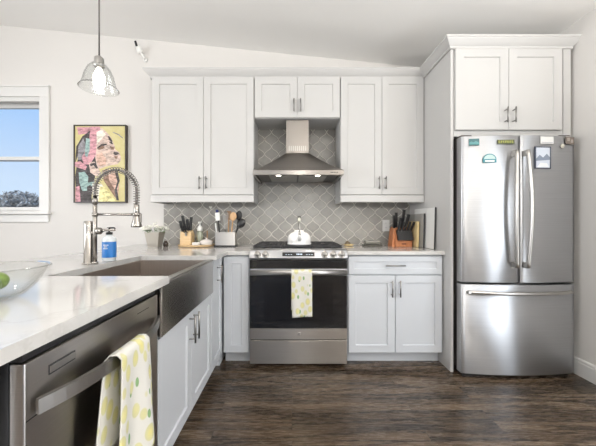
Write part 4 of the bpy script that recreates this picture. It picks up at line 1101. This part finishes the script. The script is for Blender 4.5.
strokes = [
 ('pink', [(52, 55), (120, 55), (128, 72), (112, 86), (60, 92)]),
 ('dark', [(118, 72), (150, 80), (150, 260), (120, 430), (50, 425), (44, 300), (60, 190), (44, 235), (50, 150), (80, 100)]),
 ('grey', [(60, 150), (84, 110), (100, 150), (80, 215), (56, 215)]),
 ('skin', [(150, 62), (178, 60), (205, 85), (222, 105), (240, 148), (243, 165), (262, 178), (272, 205), (270, 220), (255, 238), (215, 245), (190, 252), (168, 262), (150, 240), (140, 180)]),
 ('pink', [(120, 52), (170, 52), (150, 130), (148, 190), (118, 240), (88, 240), (76, 205), (112, 140)]),
 ('teal', [(98, 110), (118, 112), (116, 170), (104, 205), (92, 195)]),
 ('cream', [(150, 80), (176, 66), (196, 90), (170, 120), (152, 140)]),
 ('dark', [(152, 158), (172, 140), (200, 136), (203, 142), (178, 150), (160, 166)]),
 ('brown', [(158, 160), (178, 146), (192, 152), (184, 162), (162, 168)]),
 ('dark', [(206, 98), (214, 100), (230, 124), (226, 132), (212, 118)]),
 ('dark', [(210, 126), (228, 130), (234, 140), (222, 138)]),
 ('brown', [(216, 148), (240, 156), (234, 168), (222, 166)]),
 ('dark', [(236, 176), (258, 180), (262, 188), (244, 194), (234, 188)]),
 ('brown', [(238, 198), (258, 200), (250, 212), (240, 208)]),
 ('skin2', [(150, 190), (176, 180), (200, 214), (196, 240), (168, 250), (152, 230)]),
 ('skin', [(112, 232), (140, 226), (160, 250), (170, 285), (150, 300), (120, 280)]),
 ('dark', [(118, 236), (146, 232), (158, 256), (150, 262), (136, 244), (120, 250)]),
 ('teal', [(62, 280), (92, 276), (110, 300), (104, 370), (80, 372), (66, 330)]),
 ('pink', [(46, 352), (66, 346), (72, 426), (46, 426)]),
 ('teal', [(100, 330), (140, 326), (142, 346), (102, 352)]),
 ('skin2', [(190, 268), (240, 262), (256, 300), (262, 350), (258, 400), (226, 378), (204, 330)]),
 ('brown', [(178, 270), (206, 262), (214, 320), (246, 372), (262, 420), (240, 400), (206, 350), (186, 320)]),
 ('dark', [(238, 262), (252, 262), (266, 320), (252, 360), (262, 418), (250, 418), (240, 372), (254, 325)]),
 ('cream', [(130, 330), (176, 336), (200, 380), (196, 426), (140, 426), (132, 390)]),
 ('yel', [(168, 350), (190, 350), (222, 390), (250, 426), (160, 426)]),
 ('dark', [(104, 350), (122, 340), (128, 426), (104, 426)]),
 ('pink', [(44, 228), (70, 224), (104, 250), (96, 268), (60, 256), (44, 250)]),
 ('grey', [(232, 78), (262, 90), (282, 108), (280, 111), (258, 94), (232, 82)]),
]
for i, (c, pl) in enumerate(strokes):
    yy = fy-dpt+.0038-i*.00012; b = MB(); b.prism([(pc(u, v, 0)[0], pc(u, v, 0)[2]) for u, v in pl], yy, yy+.0004, 'y')
    b.xf(T_).done('brush_stroke', inks[c], cnv)

# ================================================================ pendant
PNX, PNY = -1.115, 1.665
PN = thing('pendant_lamp', 'clear glass pendant lamp hanging on a rod above the sink side', 'lamp', (PNX, PNY, 1.87))
zc_ = ceilz(PNX)-1.87
# glass: bell with flared rim
g_out = [(.028, .180), (.040, .174), (.060, .150), (.074, .115), (.082, .080), (.091, .052), (.102, .036)]
g_in = [(.101, .035), (.0895, .051), (.0805, .079), (.0725, .114), (.0585, .148), (.039, .172), (.027, .176)]
MB().lathe(g_out+g_in, (0, 0, 0), 48, close=False).done('glass_shade', M['glass'], PN)
MB().lathe([(.012, .225), (.024, .215), (.026, .183), (.028, .178), (.028, .165), (.022, .160), (.02, .155)], (0, 0, 0), 24).done('socket', M['satin'], PN)
MB().lathe([(.013, .154), (.016, .140), (.030, .110), (.031, .085), (.022, .062), (.008, .054)], (0, 0, 0), 24).done('bulb', M['bulb'], PN)
MB().tube([(0, 0, .222), (0, 0, zc_-.02)], .0042, 8).done('rod', M['grey'], PN)
MB().lathe([(.060, zc_-.022), (.060, zc_-.012), (.050, zc_-.0065), (.050, zc_-.0065)], (0, 0, 0), 28).done('ceiling_canopy', M['satin'], PN)
l = bpy.data.lights.new('pendant', 'POINT'); l.energy = .7; l.color = (1, .9, .78); l.shadow_soft_size = .03
lo_ = bpy.data.objects.new('pendant_light', l); COL.objects.link(lo_); lo_.location = (PNX, PNY, 1.90)
# recessed cans added out of view for extra light
for i, (cx_, cy_, lab) in enumerate(((-.9, .6, 'added unseen recessed ceiling light over the left aisle'), (.7, .6, 'added unseen recessed ceiling light over the right aisle'), (-.1, -1.2, 'added unseen recessed ceiling light behind the camera'), (-2.6, .8, 'added unseen recessed ceiling light over the dining side'))):
    t = thing('added_recessed_light', lab, 'light', (cx_, cy_, ceilz(cx_)-.001)); t.rotation_euler = (0, math.atan(.1), 0)
    MB().lathe([(.085, -.002), (.085, -.008), (.070, -.012), (.066, -.004)], (0, 0, 0), 32, close=False).done('trim_ring', M['wplastic'], t)
    MB().lathe([(.064, -.004), (.064, -.007), (.001, -.007)], (0, 0, 0), 28).done('lens', M['can'], t)

for g_, w_ in zip(FILL_GLOBES, ('left', 'middle', 'right')):  # glass globes added around the unseen fill lights
    t = thing('fill_globe', 'added fill-light globe, unseen behind the camera, the %s one of three' % w_, 'lamp', g_)
    MB().tube([(0, 0, .181), (0, 0, ceilz(g_[0])-g_[2]-.002)], .006, 8).done('rod', M['grey'], t)
    MB().lathe([(.05, .155), (.05, .17), (.02, .18)], (0, 0, 0), 20).done('cap', M['satin'], t)
    MB().ball((0, 0, 0), .154, n=28).done('globe_glass', M['glass'], t)

for g_, w_ in zip(FILL_UPLIGHTS, ('left', 'right')):  # lamp bodies added under the unseen ceiling-fill uplights
    t = thing('fill_floor_lamp', 'slim ceiling-fill floor lamp added out of view on the %s of the camera' % w_, 'lamp', (g_[0], g_[1], 0.0005))
    MB().lathe([(.14, 0), (.14, .015), (.02, .025)], (0, 0, 0), 28).done('base', M['satin'], t)
    MB().tube([(0, 0, .026), (0, 0, 1.58)], .011, 10).done('pole', M['satin'], t)
    MB().lathe([(.012, 1.581), (.08, 1.60), (.17, 1.69), (.175, 1.715), (.165, 1.69), (.08, 1.612), (.012, 1.60)], (0, 0, 0), 32).done('lamp_shade', M['wplastic'], t)

# little camera high on the wall
SCM = thing('security_camera', 'small white security camera with black face high on the back wall', 'camera', (-1.50, YB-.002, 2.80))
MB().lathe([(.022, 0), (.022, -.010), (.012, -.014)], (0, 0, 0), 20, 'y').done('mount', M['wplastic'], SCM)
MB().tube([(0, -.012, 0), (-.012, -.03, .03), (-.030, -.045, .055)], .010, 10).done('arm', M['wplastic'], SCM)
b = MB().lathe([(.026, -.03), (.028, -.02), (.028, .03), (.02, .035)], (0, 0, 0), 20); rotm = Matrix.Translation((-.036, -.052, .075)) @ Matrix.Rotation(-.3, 4, 'Y') @ Matrix.Rotation(.2, 4, 'X')
b.xf(rotm).done('housing', M['wplastic'], SCM)
MB().box(-.010, .012, -.034, -.026, -.008, .048, .003).xf(Matrix.Translation((-.048, -.056, .100)) @ Matrix.Rotation(-.3, 4, 'Y')).done('lens_face', M['black'], SCM)

# ================================================================ outside
og = MB().box(-60, 40, YB+.6, 90, -3.2, -3.0).done('outside_ground', M['ground']); structure(og)
HS = thing('neighbour_house', 'low neighbouring house with grey shingle roof seen through the window', 'house', (-12.2, 11.6, -3.0))
MB().box(-2.5, 2.2, -1.5, 3, 0, 3.9).done('house_wall', M['trim'], HS)
MB().prism([(-2.9, 3.88), (2.7, 3.88), (2.7, 4.0), (1.6, 4.62), (-.5, 4.7), (-2.9, 4.1)], -1.9, 3.4, 'y').done('roof', M['asph'], HS)
def tree(x, y, ztop, r, lab, seed, n=4200):
    rg = random.Random(seed); t = thing('garden_tree', lab, 'tree', (x, y, -3.0), 0, 'garden trees outside the window'); h = ztop+3.0
    b = MB().tube([(0, 0, 0), (.05, 0, h*.4), (0, .05, h*.75)], [.12, .09, .05], 8)
    for i in range(16):
        a = rg.uniform(0, 2*PI); rr_ = r*rg.uniform(.5, .95); z0_ = h-2*r*rg.uniform(.5, .9)
        b.tube([(0, 0, z0_), (rr_*.5*math.cos(a), rr_*.5*math.sin(a), z0_+r*.4), (rr_*math.cos(a), rr_*math.sin(a), z0_+r*rg.uniform(.5, .95))], [.02, .012, .004], 5)
    b.done('trunk', M['bark'], t)
    b = MB()
    for i in range(n):
        d = Vector((rg.gauss(0, 1), rg.gauss(0, 1), rg.gauss(0, 1))).normalized()*r*(rg.random()**.4); p = Vector((0, 0, h-r*.95))+Vector((d.x, d.y, d.z*.9))
        u = Vector((rg.gauss(0, 1), rg.gauss(0, 1), rg.gauss(0, 1))).normalized(); w = u.cross(Vector((rg.random(), rg.random(), rg.random()))).normalized(); s2 = rg.uniform(.03, .07)
        b.poly([p-u*s2, p+w*s2*.5, p+u*s2, p-w*s2*.5])
    o = b.done('foliage', M['leaf'], t); o['kind'] = 'stuff'
tree(-8.35, 8.9, 2.16, .68, 'grey-green garden tree outside, right part of the window view', 5)
tree(-9.75, 8.9, 1.95, .66, 'grey-green garden tree outside, left part of the window view', 6)
tree(-7.0, 9.6, 1.75, .55, 'low grey-green garden tree outside, hidden by the window edge', 8)
